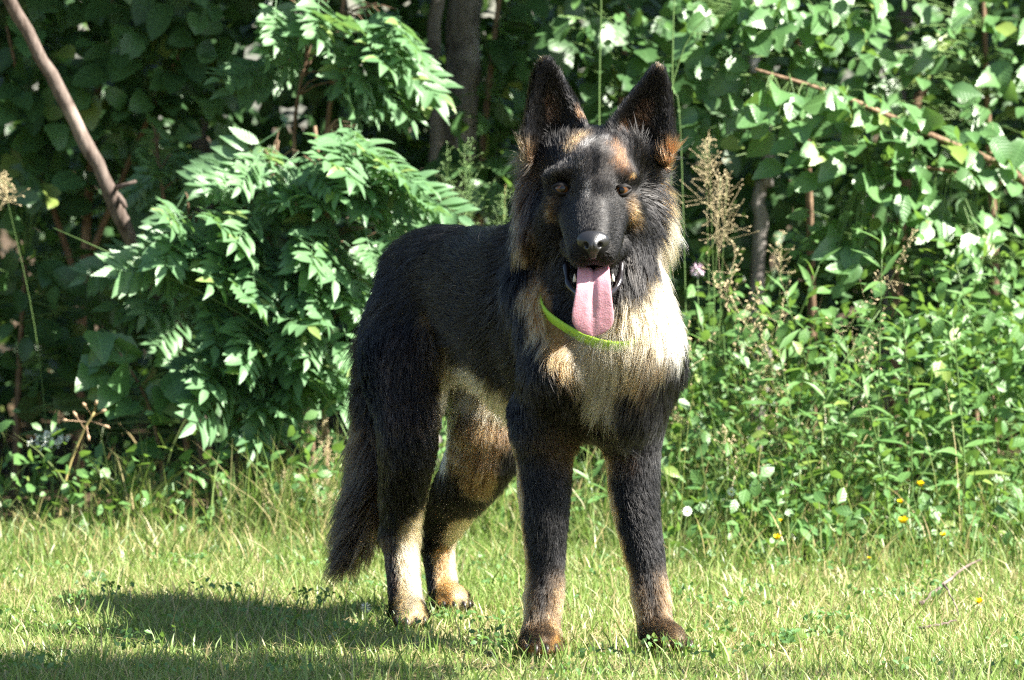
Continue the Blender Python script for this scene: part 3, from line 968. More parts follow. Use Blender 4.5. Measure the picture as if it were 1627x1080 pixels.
# ---- teeth
dm = NT("tooth_enamel"); m_tooth = dm.done(dm.principled((.72, .68, .58), .25, .5))
for u, v, y, h, r in ((913, 440, -.120, .013, .0030), (974, 439, -.120, .012, .0030), (919, 446, -.128, .006, .0022), (968, 445, -.128, .006, .0022)):
    b = P(u, v + 8, y)
    tv, tf = tube([b, b + (0, 0, h * .5), b + (0, -.001, h)], (r, r * .8, .0006), 8)
    obj("tooth", mesh_np("tooth", tv - inv, tf, m_tooth), dog)

# ---- claws
cm = NT("claw_horn"); m_claw = cm.done(cm.principled((.03, .024, .02), .35, .5))
for q_, d in claws:
    tv, tf = tube([q_ - d * .006 + (0, 0, .004), q_ + d * .003 + (0, 0, .003), q_ + d * .010 - (0, 0, .006)], (.0042, .0036, .0008), 7)
    obj("claw", mesh_np("claw", tv - inv, tf, m_claw), dog)

# ---- collar
clm = NT("collar_webbing")
tc = clm.n("ShaderNodeTexCoord")
wv = clm.n("ShaderNodeTexWave"); wv.inputs["Scale"].default_value = 240; clm.l(tc.outputs["Object"], wv.inputs["Vector"])
m_col = clm.done(clm.principled(clm.mix(clm.noise(90, 3, tc.outputs["Object"]), (.26, .46, .03), (.40, .62, .06)), .6, .3, clm.bump(wv.outputs[1], .3, .001)))
cn = np.array(unit(np.array((0, -.6, .8))))
n_ = len(COLLAR)
outd = unit(COLLAR - col_c)
vv = []
for i in range(n_):
    for (w, o) in ((.0115, 0), (.0115, .003), (.006, .0042), (-.006, .0042), (-.0115, .003), (-.0115, 0)):
        vv.append(COLLAR[i] + cn * w + outd[i] * o)
cq = np.array([(i * 6 + j, i * 6 + (j + 1) % 6, ((i + 1) % n_) * 6 + (j + 1) % 6, ((i + 1) % n_) * 6 + j) for i in range(n_) for j in range(6)])
collar = obj("collar", mesh_np("collar", np.array(vv) - inv, cq[:, ::-1], m_col), dog)
collar["label"] = "lime green webbing collar round the neck"
i = int(np.argmin(np.linalg.norm(COLLAR - P(872, 500, -.03), axis=1)))
rg = NT("ring_metal"); m_ring = rg.done(rg.principled((.45, .38, .25), .3, .5, Metallic=1.0))
a = np.linspace(0, 2 * math.pi, 25)
rc_ = COLLAR[i] + outd[i] * .008 - cn * .012
tv, tf = tube(np.stack([rc_[0] + .003 * np.cos(a), rc_[1] + .009 * np.cos(a), rc_[2] + .011 * np.sin(a)], 1), .0016, 8, False)
obj("ring", mesh_np("ring", tv - inv, tf, m_ring), collar)

# =================================================================== vegetation
def leaf_mat(name, c0, c1, tr, rough=.36, spec=.55, trans=.30, veins=9.0, vein_str=.25):
    g = NT(name)
    a = g.n("ShaderNodeAttribute", attribute_name="lc")
    s = g.n("ShaderNodeSeparateXYZ"); g.l(a.outputs["Vector"], s.inputs[0])
    oi = g.n("ShaderNodeObjectInfo")
    rnd = g.math('FRACT', g.math('ADD', oi.outputs["Random"], s.outputs[2]))
    geo = g.n("ShaderNodeNewGeometry")
    nz = g.noise(55, 3, geo.outputs["Position"])
    c = g.mix(g.math('MULTIPLY_ADD', nz, .5, g.math('MULTIPLY', rnd, .6)), c0, c1)
    ax = g.math('ABSOLUTE', s.outputs[0])
    ph = g.math('SUBTRACT', g.math('MULTIPLY', s.outputs[1], veins), g.math('MULTIPLY', ax, 1.6))
    vw = g.math('POWER', g.math('ABSOLUTE', g.math('SINE', g.math('MULTIPLY', ph, math.pi))), .45)
    mid = g.math('MINIMUM', g.math('MULTIPLY', ax, 9.0), 1.0)
    hgt = g.math('MULTIPLY', vw, mid)
    c = g.mix(g.math('MULTIPLY', g.math('SUBTRACT', 1.0, hgt), .35), c, tuple(min(1, x * 1.9 + .02) for x in c1))
    spot = g.ramp(g.noise(130, 2, geo.outputs["Position"]), ((.70, (0, 0, 0)), (.76, (1, 1, 1))))
    c = g.mix(g.math('MULTIPLY', spot, .45), c, (.16, .11, .04))
    yl = g.math('GREATER_THAN', g.math('FRACT', g.math('MULTIPLY', rnd, 7.31)), .965)
    c = g.mix(g.math('MULTIPLY', yl, .45), c, (.26, .30, .05))
    p = g.principled(c, rough, spec, g.bump(hgt, vein_str, .002))
    t = g.n("ShaderNodeBsdfTranslucent"); g.l(g.mix(.6, c, tr), t.inputs[0])
    mx = g.n("ShaderNodeMixShader"); mx.inputs[0].default_value = trans
    g.l(p, mx.inputs[1]); g.l(t.outputs[0], mx.inputs[2])
    return g.done(mx.outputs[0])
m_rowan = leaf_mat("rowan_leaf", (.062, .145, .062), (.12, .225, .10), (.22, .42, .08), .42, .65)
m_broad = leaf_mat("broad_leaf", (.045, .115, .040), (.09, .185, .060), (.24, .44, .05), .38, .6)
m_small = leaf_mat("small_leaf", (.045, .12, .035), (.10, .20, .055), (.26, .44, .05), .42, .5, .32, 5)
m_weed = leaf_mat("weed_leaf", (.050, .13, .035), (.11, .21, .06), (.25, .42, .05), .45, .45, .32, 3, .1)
m_dark = leaf_mat("shaded_leaf", (.024, .066, .022), (.052, .115, .036), (.18, .34, .04), .42, .5, .28, 6)  # darker leaf green, deep shade of the thicket painted into it

def bark_mat(name, c0, c1, sc=40):
    g = NT(name)
    tc = g.n("ShaderNodeTexCoord")
    mp = g.n("ShaderNodeMapping"); mp.inputs["Scale"].default_value = (1, 1, .22); g.l(tc.outputs["Object"], mp.inputs[0])
    n = g.noise(sc, 6, mp.outputs[0], .65)
    n2 = g.noise(9, 3, tc.outputs["Object"])
    c = g.mix(g.ramp(n, ((.35, (0, 0, 0)), (.65, (1, 1, 1)))), c0, c1)
    c = g.mix(g.ramp(n2, ((.55, (0, 0, 0)), (.7, (1, 1, 1)))), c, tuple(x * 1.5 for x in c1))
    return g.done(g.principled(c, .85, .25, g.bump(n, .7, .006)))
m_bark = bark_mat("grey_bark", (.085, .075, .068), (.26, .24, .22))
m_dead = bark_mat("dead_wood", (.055, .038, .030), (.17, .135, .115), 60)
m_twig = bark_mat("twig_bark", (.09, .055, .032), (.20, .135, .085), 80)
m_green = NT("green_stem"); m_green = m_green.done(m_green.principled((.10, .17, .05), .5, .4))
m_straw = NT("straw_stem"); m_straw = m_straw.done(m_straw.principled((.36, .29, .12), .6, .3))

def leaf_geo(L, W, shape='ovate', n=6, fold=.25, curl=.35, teeth=0.0, twist=0.0, rnd=0.0, seed=0):
    r = np.random.default_rng(seed)
    v, a = [], []
    wav = r.uniform(0, 6.28)
    for i in range(n + 1):
        t = i / n
        if shape == 'ovate': w = math.sin(math.pi * t ** .72) ** .85
        elif shape == 'round': w = math.sin(math.pi * t ** .8) ** .62
        elif shape == 'obov': w = math.sin(math.pi * t ** 1.25) ** .8
        else: w = math.sin(math.pi * t ** .8) ** 1.15
        if i in (0, n): w = .03
        w *= W / 2
        if teeth and 0 < i < n: w *= 1 + teeth * (1 if i % 2 else -1)
        z = -curl * L * t * t + .03 * L * math.sin(wav + 5 * t)
        for s in (-1, 0, 1):
            wl = w * (1 + .08 * math.sin(wav * 2 + i))
            v.append((s * wl + twist * t * t * L, t * L, z + abs(s) * (fold * w + .10 * w * math.sin(wav + 4.0 * t + s))))
            a.append((s, t, rnd))
    q = []
    for i in range(n):
        b0 = i * 3
        for k in (0, 1):
            q.append((b0 + k, b0 + k + 1, b0 + 4 + k, b0 + 3 + k))
    return np.array(v), np.array(q), np.array(a)

def leaf_variants(name, L, W, mat, shape, k=4, **kw):
    out = []
    for i in range(k):
        g = Geo(); r = np.random.default_rng(100 + i)
        v, q, a = leaf_geo(L, W * r.uniform(.85, 1.15), shape, fold=r.uniform(.1, .45), curl=r.uniform(.05, .55), twist=r.uniform(-.15, .15), rnd=i * .21, seed=i, **kw)
        g.add(v, q, a)
        out.append(g.mesh(name, mat))
    return out

def rowan_variants(k=5):
    out = []
    for i in range(k):
        r = np.random.default_rng(40 + i)
        g = Geo()
        L = .17
        npair = 7
        path = np.array([(0, t * L, -.22 * L * t * t - .02 * math.sin(3 * t)) for t in np.linspace(0, 1, 8)])
        tv, tf = tube(path, np.linspace(.0013, .0006, 8), 4, False)
        g.add(tv, tf, (0, .5, .9))
        for p in range(npair):
            t = .24 + .70 * p / (npair - 1) * .97
            c = np.array([np.interp(t, np.linspace(0, 1, 8), path[:, d]) for d in range(3)])
            ll = .062 * (.72 + .28 * math.sin(math.pi * (.25 + .62 * t))) * r.uniform(.9, 1.1)
            for s in (-1, 1):
                v, q, a = leaf_geo(ll, ll * .40, 'ovate', 5, r.uniform(.05, .35), r.uniform(.0, .28), rnd=i * .17 + r.uniform(0, .15), seed=p * 7 + s + 1)
                ang = s * (-math.radians(r.uniform(52, 68) - 14 * t))
                R = np.array(Matrix.Rotation(ang, 3, 'Z')) @ np.array(Matrix.Rotation(s * r.uniform(-.15, .25), 3, 'Y')) @ np.array(Matrix.Rotation(-r.uniform(-.1, .2), 3, 'X'))
                g.add(v @ R.T + c, q, a)
        v, q, a = leaf_geo(.05, .019, 'lance', 4, .3, .3, rnd=i * .17, seed=i)
        g.add(v + path[-1], q, a)
        out.append(g.mesh("leaf", m_rowan))
    return out
ROWAN = rowan_variants()
BROAD = leaf_variants("leaf", .068, .046, m_broad, 'ovate', 5, n=8, teeth=.05)
ROUND = leaf_variants("leaf", .060, .050, m_broad, 'round', 4, n=8, teeth=.06)
SMALL = leaf_variants("leaf", .034, .018, m_small, 'obov', 4, n=5)
LANCE = leaf_variants("leaf", .088, .0165, m_weed, 'lance', 4, n=5)
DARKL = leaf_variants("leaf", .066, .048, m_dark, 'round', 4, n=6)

def frame(d, n):
    d = unit(d); n = n - d * (n @ d)
    n = unit(n); x = np.cross(d, n)
    return np.array((x, d, n)).T

def put_leaf(parent, base, me, pos, d, nrm, sc, name="leaf"):
    o = bpy.data.objects.new(name, me)
    scene.collection.objects.link(o)
    o.parent = parent
    R = frame(d, nrm) * sc
    M = Matrix.Identity(4)
    for i in range(3):
        for j in range(3): M[i][j] = R[i, j]
        M[i][3] = pos[i] - base[i]
    o.matrix_basis = M
    return o

def shrub(name, label, cat, stems, regions, meshes, stem_mat, group=None, size=(.8, 1.2), droop=.35, length=.06, up=(.25, -.55, .75), jit=.45, twig_r=.0011, tmat=None, spread=.8):
    """stems: list of (world path, r0, r1); regions: (u, v, ru, rv, Y, dY, n) ellipses of leaf positions"""
    base = np.array(stems[0][0][0], float); base[2] = max(base[2], 0.0)
    root = empty(name, base, label, cat, group)
    allp = []
    for path, r0, r1 in stems:
        pp = smooth_path(path, max(6, 4 * len(path)))
        allp.append(pp)
        g = Geo(); g.add(*tube(pp - base, np.linspace(r0, r1, len(pp)), 7))
        obj("stem", g.mesh("stem", stem_mat), root)
    sp = np.concatenate(allp)
    tw = Geo()
    for (u, v, ru, rv, Y, dY, n) in regions:
        for _ in range(n):
            a = rng.uniform(0, 6.28); rr = math.sqrt(rng.random())
            c = P(u + ru * rr * math.cos(a), v + rv * rr * math.sin(a), Y + rng.uniform(-dY, dY))
            if c[2] < .03: continue
            dd = np.linalg.norm(sp - c, axis=1) + .6 * np.maximum(0, sp[:, 2] - c[2])
            s0 = sp[int(np.argmin(dd))]
            out = c - s0; out[2] *= .3
            d = unit(unit(out + 1e-4) * spread + np.array((0, -.25, -droop)) + rng.normal(0, jit, 3))
            nr = unit(np.array(up) + rng.normal(0, jit, 3))
            sc = rng.uniform(*size)
            pos = c - d * length * sc * .5
            if pos[2] + min(0, d[2]) * length * sc < .01: continue
            put_leaf(root, base, meshes[rng.integers(len(meshes))], pos, d, nr, sc)
            mid = .5 * (s0 + pos) + np.array((0, 0, .02)) + rng.normal(0, .006, 3)
            tw.add(*tube(np.array([s0, .4 * s0 + .6 * mid, .5 * mid + .5 * pos, pos]) - base, (twig_r * 1.5, twig_r * 1.2, twig_r, twig_r * .7), 4, False))
    if tw.n:
        t = obj("twigs", tw.mesh("twigs", tmat or stem_mat), root); t["kind"] = "stuff"
    return root

def ground_at(u, Y):
    x = (u - 813.5) * (8 + Y) / 8000
    return np.array((x, Y, float(ground_z(x, Y)) - .01))

# ---- rowan saplings left of the dog
rk = dict(meshes=ROWAN, stem_mat=m_twig, length=.17, size=(.6, 1.2), droop=.4, up=(.5, -.6, .55), jit=.24, twig_r=.0015)
shrub("rowan_sapling", "sunlit rowan sapling with feathery leaves close beside the dog's rump", "sapling",
      [([ground_at(520, 2.05), P(515, 600, 2.08), P(520, 380, 2.1), P(500, 200, 2.12)], .008, .004)],
      [(640, 300, 35, 60, 2.0, .08, 9), (560, 270, 95, 75, 2.0, .12, 22), (560, 400, 90, 70, 1.98, .14, 22), (530, 500, 70, 60, 1.98, .14, 16), (505, 590, 60, 50, 2.0, .12, 10)], **rk)
shrub("rowan_sapling", "widest rowan sapling, pale sunlit leaflets, in the middle of the left thicket", "sapling",
      [([ground_at(378, 2.05), P(380, 640, 2.08), P(400, 430, 2.1), P(440, 240, 2.12)], .008, .004), ([P(385, 600, 2.08), P(340, 480, 2.08), P(300, 360, 2.1)], .005, .003)],
      [(430, 290, 70, 60, 2.02, .12, 14), (360, 370, 90, 50, 2.0, .14, 18), (420, 450, 80, 70, 1.98, .14, 22), (370, 560, 75, 70, 1.98, .14, 20), (290, 390, 70, 40, 2.0, .1, 10), (430, 620, 60, 50, 2.0, .12, 10)], **rk)
shrub("rowan_sapling", "rowan sapling with hanging leaves at the top edge, left of the grey trunk", "sapling",
      [([ground_at(500, 2.5), P(490, 500, 2.5), P(530, 120, 2.45), P(555, -60, 2.4)], .008, .004), ([P(478, 420, 2.48), P(468, 200, 2.42), P(500, 40, 2.4)], .005, .003)],
      [(610, 60, 50, 60, 2.3, .1, 14), (490, 20, 50, 30, 2.3, .1, 8), (640, 30, 40, 30, 2.3, .1, 6), (430, 100, 30, 30, 2.4, .1, 4), (580, 120, 40, 30, 2.3, .1, 6)], **rk)
shrub("rowan_sapling", "small shaded rowan sapling below the dead branch", "sapling",
      [([ground_at(300, 2.5), P(290, 600, 2.5), P(270, 400, 2.5), P(250, 240, 2.5)], .007, .003)],
      [(270, 230, 50, 40, 2.45, .1, 6), (230, 400, 60, 60, 2.45, .1, 9), (300, 500, 60, 80, 2.45, .1, 12), (215, 270, 30, 30, 2.45, .1, 3)], **rk)
# ---- broad-leaved plants on the left
bk = dict(meshes=BROAD + ROUND, stem_mat=m_twig, tmat=m_green, length=.065, size=(.8, 1.25), droop=.3, up=(.3, -.6, .7), jit=.4)
shrub("alder_sapling", "low alder sapling with a few large ribbed leaves at the left lawn edge", "sapling",
      [([ground_at(258, 1.95), P(256, 740, 1.95), P(235, 640, 1.95), P(190, 560, 1.93)], .005, .002)],
      [(180, 555, 30, 14, 1.92, .04, 4), (195, 620, 35, 28, 1.92, .04, 7), (270, 640, 30, 30, 1.92, .04, 6), (240, 720, 10, 20, 1.92, .03, 2), (155, 585, 18, 10, 1.92, .03, 2)],
      **dict(bk, size=(.95, 1.35)))
shrub("broadleaf_shrub", "shaded shrub with large oval leaves filling the top left corner", "shrub",
      [([ground_at(120, 3.0), P(130, 500, 2.95), P(150, 200, 2.9), P(190, -120, 2.85)], .014, .006), ([P(138, 420, 2.93), P(230, 200, 2.8), P(320, 20, 2.75)], .008, .003), ([P(130, 470, 2.95), P(60, 250, 2.85), P(10, 40, 2.8)], .008, .003)],
      [(110, 60, 120, 70, 2.7, .15, 40), (270, 60, 100, 70, 2.65, .15, 40), (150, 170, 150, 70, 2.75, .15, 50), (60, 230, 80, 90, 2.8, .15, 34), (330, 150, 70, 80, 2.75, .15, 28), (200, 280, 120, 70, 2.85, .15, 36)],
      **dict(bk, meshes=ROUND + DARKL, size=(.9, 1.4)))
shrub("broadleaf_shrub", "dark shrub with drooping leaves at the left edge, above the white umbel", "shrub",
      [([ground_at(20, 2.7), P(30, 600, 2.65), P(40, 420, 2.6)], .010, .004)],
      [(30, 340, 60, 60, 2.5, .12, 14), (40, 480, 80, 90, 2.55, .12, 26), (140, 480, 80, 90, 2.65, .12, 26), (90, 600, 90, 80, 2.6, .12, 22), (330, 640, 100, 50, 2.5, .1, 18)],
      **dict(bk, meshes=DARKL, size=(.7, 1.2)))
# ---- behind the dog's head
shrub("broadleaf_shrub", "dim shrub in the shade between the grey trunk and the dog's left-hand ear", "shrub",
      [([ground_at(760, 3.0), P(760, 400, 2.95), P(770, 200, 2.9), P(800, -60, 2.9)], .012, .005)],
      [(800, 150, 40, 100, 2.9, .1, 22), (750, 280, 70, 60, 2.85, .15, 26), (820, 50, 50, 60, 2.9, .15, 22), (690, 320, 50, 50, 2.7, .15, 14), (725, 180, 14, 40, 2.75, .05, 4)],
      **dict(bk, meshes=DARKL + ROUND, size=(.8, 1.3)))
shrub("broadleaf_shrub", "half-lit shrub whose leaves show between the dog's two ears", "shrub",
      [([ground_at(985, 2.9), P(980, 400, 2.9), P(985, 200, 2.85), P(1000, -40, 2.85)], .012, .005)],
      [(960, 60, 90, 70, 2.6, .2, 40), (970, 160, 60, 60, 2.6, .15, 26), (1050, 100, 70, 100, 2.6, .2, 36)],
      **dict(bk, meshes=DARKL + SMALL, size=(.8, 1.3)))
# ---- right of the dog
shrub("alder_shrub", "sunlit leafy branch arching from the right edge, large toothed leaves", "shrub",
      [([ground_at(1800, 2.7), P(1740, 500, 2.5), P(1640, 300, 2.3), P(1480, 215, 2.2), P(1330, 150, 2.15), P(1200, 110, 2.1)], .012, .003), ([P(1640, 300, 2.3), P(1500, 270, 2.2), P(1380, 260, 2.15)], .006, .002)],
      [(1230, 190, 60, 45, 2.1, .08, 21), (1340, 190, 80, 50, 2.1, .1, 36), (1460, 220, 80, 50, 2.15, .1, 39), (1570, 260, 70, 50, 2.2, .1, 36), (1420, 300, 60, 40, 2.1, .1, 21), (1280, 260, 60, 40, 2.1, .1, 15), (1330, 400, 70, 40, 2.15, .1, 21), (1520, 360, 80, 40, 2.15, .1, 21)],
      **dict(bk, size=(.6, 1.15), up=(.5, -.45, .75)))
shrub("alder_shrub", "leafy shrub at the top edge right of the dog's ear, with bright hanging leaves", "shrub",
      [([ground_at(1290, 2.8), P(1290, 500, 2.7), P(1280, 200, 2.55), P(1250, -60, 2.4)], .012, .004)],
      [(1210, 30, 60, 50, 2.3, .1, 36), (1290, 60, 60, 60, 2.35, .12, 36), (1370, 30, 60, 50, 2.4, .12, 30), (1160, 110, 60, 60, 2.4, .12, 27), (1130, 180, 50, 70, 2.45, .12, 24), (1100, 40, 60, 60, 2.5, .12, 24)],
      **dict(bk, size=(.55, 1.05), up=(.5, -.45, .75), droop=.6))
shrub("broadleaf_shrub", "shrub with small glossy leaves in the top right corner", "shrub",
      [([ground_at(1590, 3.0), P(1580, 400, 2.95), P(1570, 200, 2.9), P(1560, -60, 2.9)], .012, .005)],
      [(1560, 60, 110, 90, 2.7, .2, 50), (1450, 90, 80, 80, 2.75, .2, 34), (1600, 170, 80, 60, 2.6, .15, 30), (1380, 130, 60, 80, 2.8, .15, 20)],
      **dict(bk, meshes=BROAD + SMALL, size=(.7, 1.15)))
shrub("willow_bush", "bush of small oval leaves at the right edge below the arching branch", "bush",
      [([ground_at(1560, 2.35), P(1550, 600, 2.35), P(1560, 380, 2.3)], .008, .003), ([ground_at(1440, 2.35), P(1440, 600, 2.35), P(1420, 420, 2.3)], .007, .003)],
      [(1560, 400, 90, 60, 2.15, .12, 60), (1440, 380, 90, 60, 2.15, .12, 50), (1590, 520, 70, 80, 2.2, .12, 50), (1480, 480, 80, 60, 2.25, .12, 40), (1300, 380, 70, 50, 2.25, .12, 34)],
      **dict(bk, meshes=SMALL, size=(.8, 1.5), length=.034, droop=.2, twig_r=.0009))
shrub("willow_bush", "low bush of small pale leaves in the grass at the right edge", "bush",
      [([ground_at(1580, 2.0), P(1585, 720, 2.0), P(1575, 600, 2.0)], .005, .002)],
      [(1580, 640, 60, 60, 1.98, .1, 50), (1600, 760, 50, 50, 1.95, .1, 36), (1520, 720, 50, 60, 2.0, .1, 36)],
      **dict(bk, meshes=SMALL, size=(.7, 1.3), length=.034, droop=.2, twig_r=.0009))

# ---- slender weeds with narrow leaves
def weed(u, Y, h, lean, n, label, group, mesh=LANCE, cat="weed", name="narrow_leaf_weed", sc=(.7, 1.15)):
    b = ground_at(u, Y)
    root = empty(name, (b[0], b[1], 0), label, cat, group)
    base = np.array((b[0], b[1], 0.0))
    lean = lean + rng.normal(0, .08); path = smooth_path([b, b + (lean * .3, -.01, h * .5), b + (lean, -.03 + rng.normal(0, .04), h)], 12)
    g = Geo(); g.add(*tube(path - base, np.linspace(.0022, .0010, 12), 5))
    obj("stem", g.mesh("stem", m_green), root)
    for k in range(n):
        t = .18 + .82 * k / (n - 1)
        p = np.array([np.interp(t, np.linspace(0, 1, 12), path[:, i]) for i in range(3)])
        a = k * 2.4 + rng.uniform(-.3, .3)
        d = np.array((math.cos(a), math.sin(a), rng.uniform(-.1, .7) if t < .9 else 1.2))
        put_leaf(root, base, mesh[rng.integers(len(mesh))], p, d, unit(np.array((.2, -.3, 1)) + rng.normal(0, .2, 3)), rng.uniform(*sc) * (1.1 - .4 * t))
    return root
WG = "narrow-leaved weeds right of the dog"
WL = "slender upright weed with narrow willowy leaves in the thicket right of the dog"
WP = ((1395, 1.62, .60, .05, 34, "tallest narrow-leaved weed, in front of the right thicket"), (1330, 1.9, .5, -.03, 26, None), (1455, 1.65, .46, .04, 28, None), (1500, 1.85, .42, -.04, 24, None), (1280, 1.62, .40, .03, 22, None), (1420, 1.55, .34, .02, 22, None), (1355, 1.78, .40, -.05, 24, None), (1540, 1.6, .46, .03, 24, None), (1230, 1.55, .34, .04, 20, None), (1160, 1.85, .44, -.03, 20, "narrow-leaved weed in the gap nearest the dog's chest"), (1470, 2.0, .6, -.02, 26, None), (1600, 1.9, .55, -.05, 24, "narrow-leaved weed standing at the right edge of the picture"), (1110, 1.8, .35, .04, 18, "short narrow-leaved weed directly beside the dog's foreleg"), (1190, 2.0, .55, .02, 22, None))
for u, Y, h, ln, n, lb in WP:
    weed(u, Y, h, ln, n, lb or WL, WG)
for u, Y, h, ln, n, lb in ((505, 1.85, .20, -.02, 12, "short narrow-leaved weed below the rowan, second nearest the tail"), (545, 1.9, .26, .02, 14, "short narrow-leaved weed just left of the dog's tail"), (60, 1.95, .22, .03, 12, "short narrow-leaved weed near the white umbel at the left edge"), (330, 1.92, .2, .03, 10, "short narrow-leaved weed below the widest rowan")):
    weed(u, Y, h, ln, n, lb, "short weeds left of the dog")
for u, Y, h, ln, n, lb in ((800, 1.7, .3, .02, 14, "leafy weed touching the dog's foreleg in the gap before the hind leg"), (925, 1.6, .16, .02, 14, "low leafy weed centred between the dog's forelegs"), (905, 1.7, .2, -.02, 14, "leafy weed between the forelegs, behind the low one"), (770, 1.8, .28, -.02, 12, "leafy weed behind the dog's far hind leg")):
    weed(u, Y, h, ln, n, lb, "weeds between the dog's legs", sc=(.6, .95))

# ---- flowering grasses with open panicles
m_seed = NT("seed_husk"); m_seed = m_seed.done(m_seed.principled(m_seed.mix(m_seed.noise(300, 1, m_seed.n("ShaderNodeNewGeometry").outputs["Position"]), (.26, .20, .10), (.50, .42, .26)), .6, .3))
def panicle(u, Y, h, lean, label, group, n=46, spread=.05, ph=.16, mat=None, seed_l=.006):
    b = ground_at(u, Y)
    base = np.array((b[0], b[1], 0.0))
    root = empty("flowering_grass", base, label, "grass stalk", group)
    path = smooth_path([b, b + (lean * .35, -.01, h * .55), b + (lean, -.03, h)], 14)
    g = Geo(); g.add(*tube(path - base, np.linspace(.0010, .0004, 14), 4))
    obj("stalk", g.mesh("stalk", m_straw if rng.random() < .1 else m_green), root)
    g = Geo()
    for k in range(n):
        t = 1 - ph / h * rng.random()
        p = np.array([np.interp(t, np.linspace(0, 1, 14), path[:, i]) for i in range(3)])
        sp = spread * (1.05 - (t - (1 - ph / h)) / (ph / h) * .85)
        e = p + rng.normal(0, sp * .55, 3) + (0, 0, sp * .3)
        g.add(*tube(np.array([p, e]) - base, (.0004, .0003), 3, False))
        d = unit(e - p + rng.normal(0, .01, 3)) * seed_l
        g.add(*tube(np.array([e, e + d * .5, e + d]) - base, (.0005, seed_l * .24, .0003), 5, False))
    o = obj("panicle", g.mesh("panicle", mat or m_seed), root); o["kind"] = "stuff"
PG = "seed-bearing grass stalks right of the dog"
PL = "thin grass stalk with a loose straw coloured seed head, right of the dog"
for k in range(24):
    panicle(rng.uniform(1085, 1330), rng.uniform(1.6, 2.0), rng.uniform(.22, .62), rng.normal(0.02, .11), PL, PG, n=34, spread=rng.uniform(.025, .05), ph=rng.uniform(.10, .18), seed_l=rng.uniform(.006, .009))
for k in range(4):
    panicle(rng.normal(1140, 26), rng.uniform(1.85, 2.0), rng.uniform(.68, .82), rng.normal(0, .02), "grass stalk with a dense beige seed cloud beside the dog's neck", "dense seed heads beside the dog's neck", n=60, spread=.05, ph=.16, seed_l=.005)
for k in range(9):
    panicle(rng.uniform(380, 545), rng.uniform(1.7, 1.95), rng.uniform(.14, .28), rng.normal(0, .03), "short grass stalk with a fine brown seed head left of the dog's tail", "seed heads left of the dog's tail", n=40, spread=.03, ph=.08, seed_l=.004)
for k in range(6):
    panicle(rng.uniform(700, 815), rng.uniform(2.2, 2.4), rng.uniform(.68, .82), rng.normal(0, .03), "grass stalk with a fine pale seed head above the dog's back", "seed heads above the dog's back", n=60, spread=.045, ph=.2, mat=m_green, seed_l=.006)
panicle(85, 2.1, .72, -.10, "stalk with a pale greenish seed cluster at the left edge", None, n=110, spread=.03, ph=.06, mat=m_seed, seed_l=.006)

# ---- single long stalks that cross the thicket
def stalk(pts, r, mat, label, group=None):
    pts = [np.asarray(p, float) for p in pts]
    base = pts[0].copy()
    g = Geo(); g.add(*tube(smooth_path(np.array(pts) - base, 14), np.linspace(r, r * .5, 14), 5))
    return tag(obj("grass_stalk", g.mesh("grass_stalk", mat), None, base), label, "grass stalk", group)
stalk([ground_at(560, 1.85), P(550, 690, 1.85), P(400, 510, 1.87), P(85, 362, 1.9)], .0017, m_green, "long thin stalk slanting up left across the rowan leaves")
stalk([ground_at(640, 2.0), P(660, 370, 1.95), P(600, 300, 1.9)], .0016, m_green, "bent green stalk rising behind the dog's rump")
stalk([ground_at(950, 2.2), P(952, 190, 2.2), P(955, 20, 2.2), P(955, -60, 2.2)], .0019, m_green, "straight thin stalk standing between the dog's ears")
stalk([ground_at(1060, 2.1), P(1068, 130, 2.1), P(1072, -20, 2.1)], .0020, m_green, "green stalk rising just right of the dog's right-hand ear")
stalk([ground_at(1000, 2.1), P(1065, 150, 2.1), P(1175, -20, 2.1)], .0019, m_green, "green stalk leaning right above the dog's right-hand ear")
stalk([ground_at(1100, 2.0), P(1082, 230, 2.0), P(1070, 140, 2.0)], .0013, m_green, "short green stalk beside the dog's right-hand ear")
stalk([ground_at(1200, 1.8), P(1230, 740, 1.78), P(1330, 590, 1.8), P(1400, 490, 1.85)], .0018, m_green, "blue-green stalk slanting right through the weeds")

# ---- dead stalk and umbel at the left lawn edge
b = ground_at(85, 1.86); base = np.array((b[0], b[1], 0))
ds = empty("dead_stalk", base, "leaning yellow-brown dead stalk with dry seed pods at the left lawn edge", "stalk")
p = smooth_path([b, P(105, 760, 1.86), P(130, 690, 1.85), P(150, 655, 1.84)], 14)
g = Geo(); g.add(*tube(p - base, np.linspace(.0034, .002, 14), 6)); obj("stem", g.mesh("stem", m_straw), ds)
m_pod = NT("dry_pod"); m_pod = m_pod.done(m_pod.principled((.40, .27, .17), .6, .3))
for (u, v, u2, v2) in ((140, 670, 108, 668), (146, 662, 160, 655), (135, 682, 122, 662), (142, 668, 165, 676), (138, 676, 140, 690), (150, 655, 152, 643), (146, 660, 136, 646)):
    g = Geo(); a0, a1 = P(u, v, 1.845), P(u2, v2, 1.84 + rng.uniform(-.02, .02))
    dd = unit(a1 - a0)
    g.add(*tube(np.array([a0, a1, a1 + dd * .004, a1 + dd * .009, a1 + dd * .013]) - base, (.0008, .0008, .0035, .003, .0008), 6))
    obj("seed_pod", g.mesh("seed_pod", m_pod), ds)
m_white = NT("white_petal"); m_white = m_white.done(m_white.principled((.72, .74, .68), .5, .3))
m_yellow = NT("yellow_petal"); m_yellow = m_yellow.done(m_yellow.principled((.85, .68, .03), .45, .4))
m_disc = NT("flower_disc"); m_disc = m_disc.done(m_disc.principled((.62, .42, .05), .8, .2))
m_pink = NT("pink_petal"); m_pink = m_pink.done(m_pink.principled((.68, .52, .62), .5, .3))
b = ground_at(70, 1.95); base = np.array((b[0], b[1], 0))
um = empty("umbel_flower", base, "white umbel flower in the shade at the left edge", "flower")
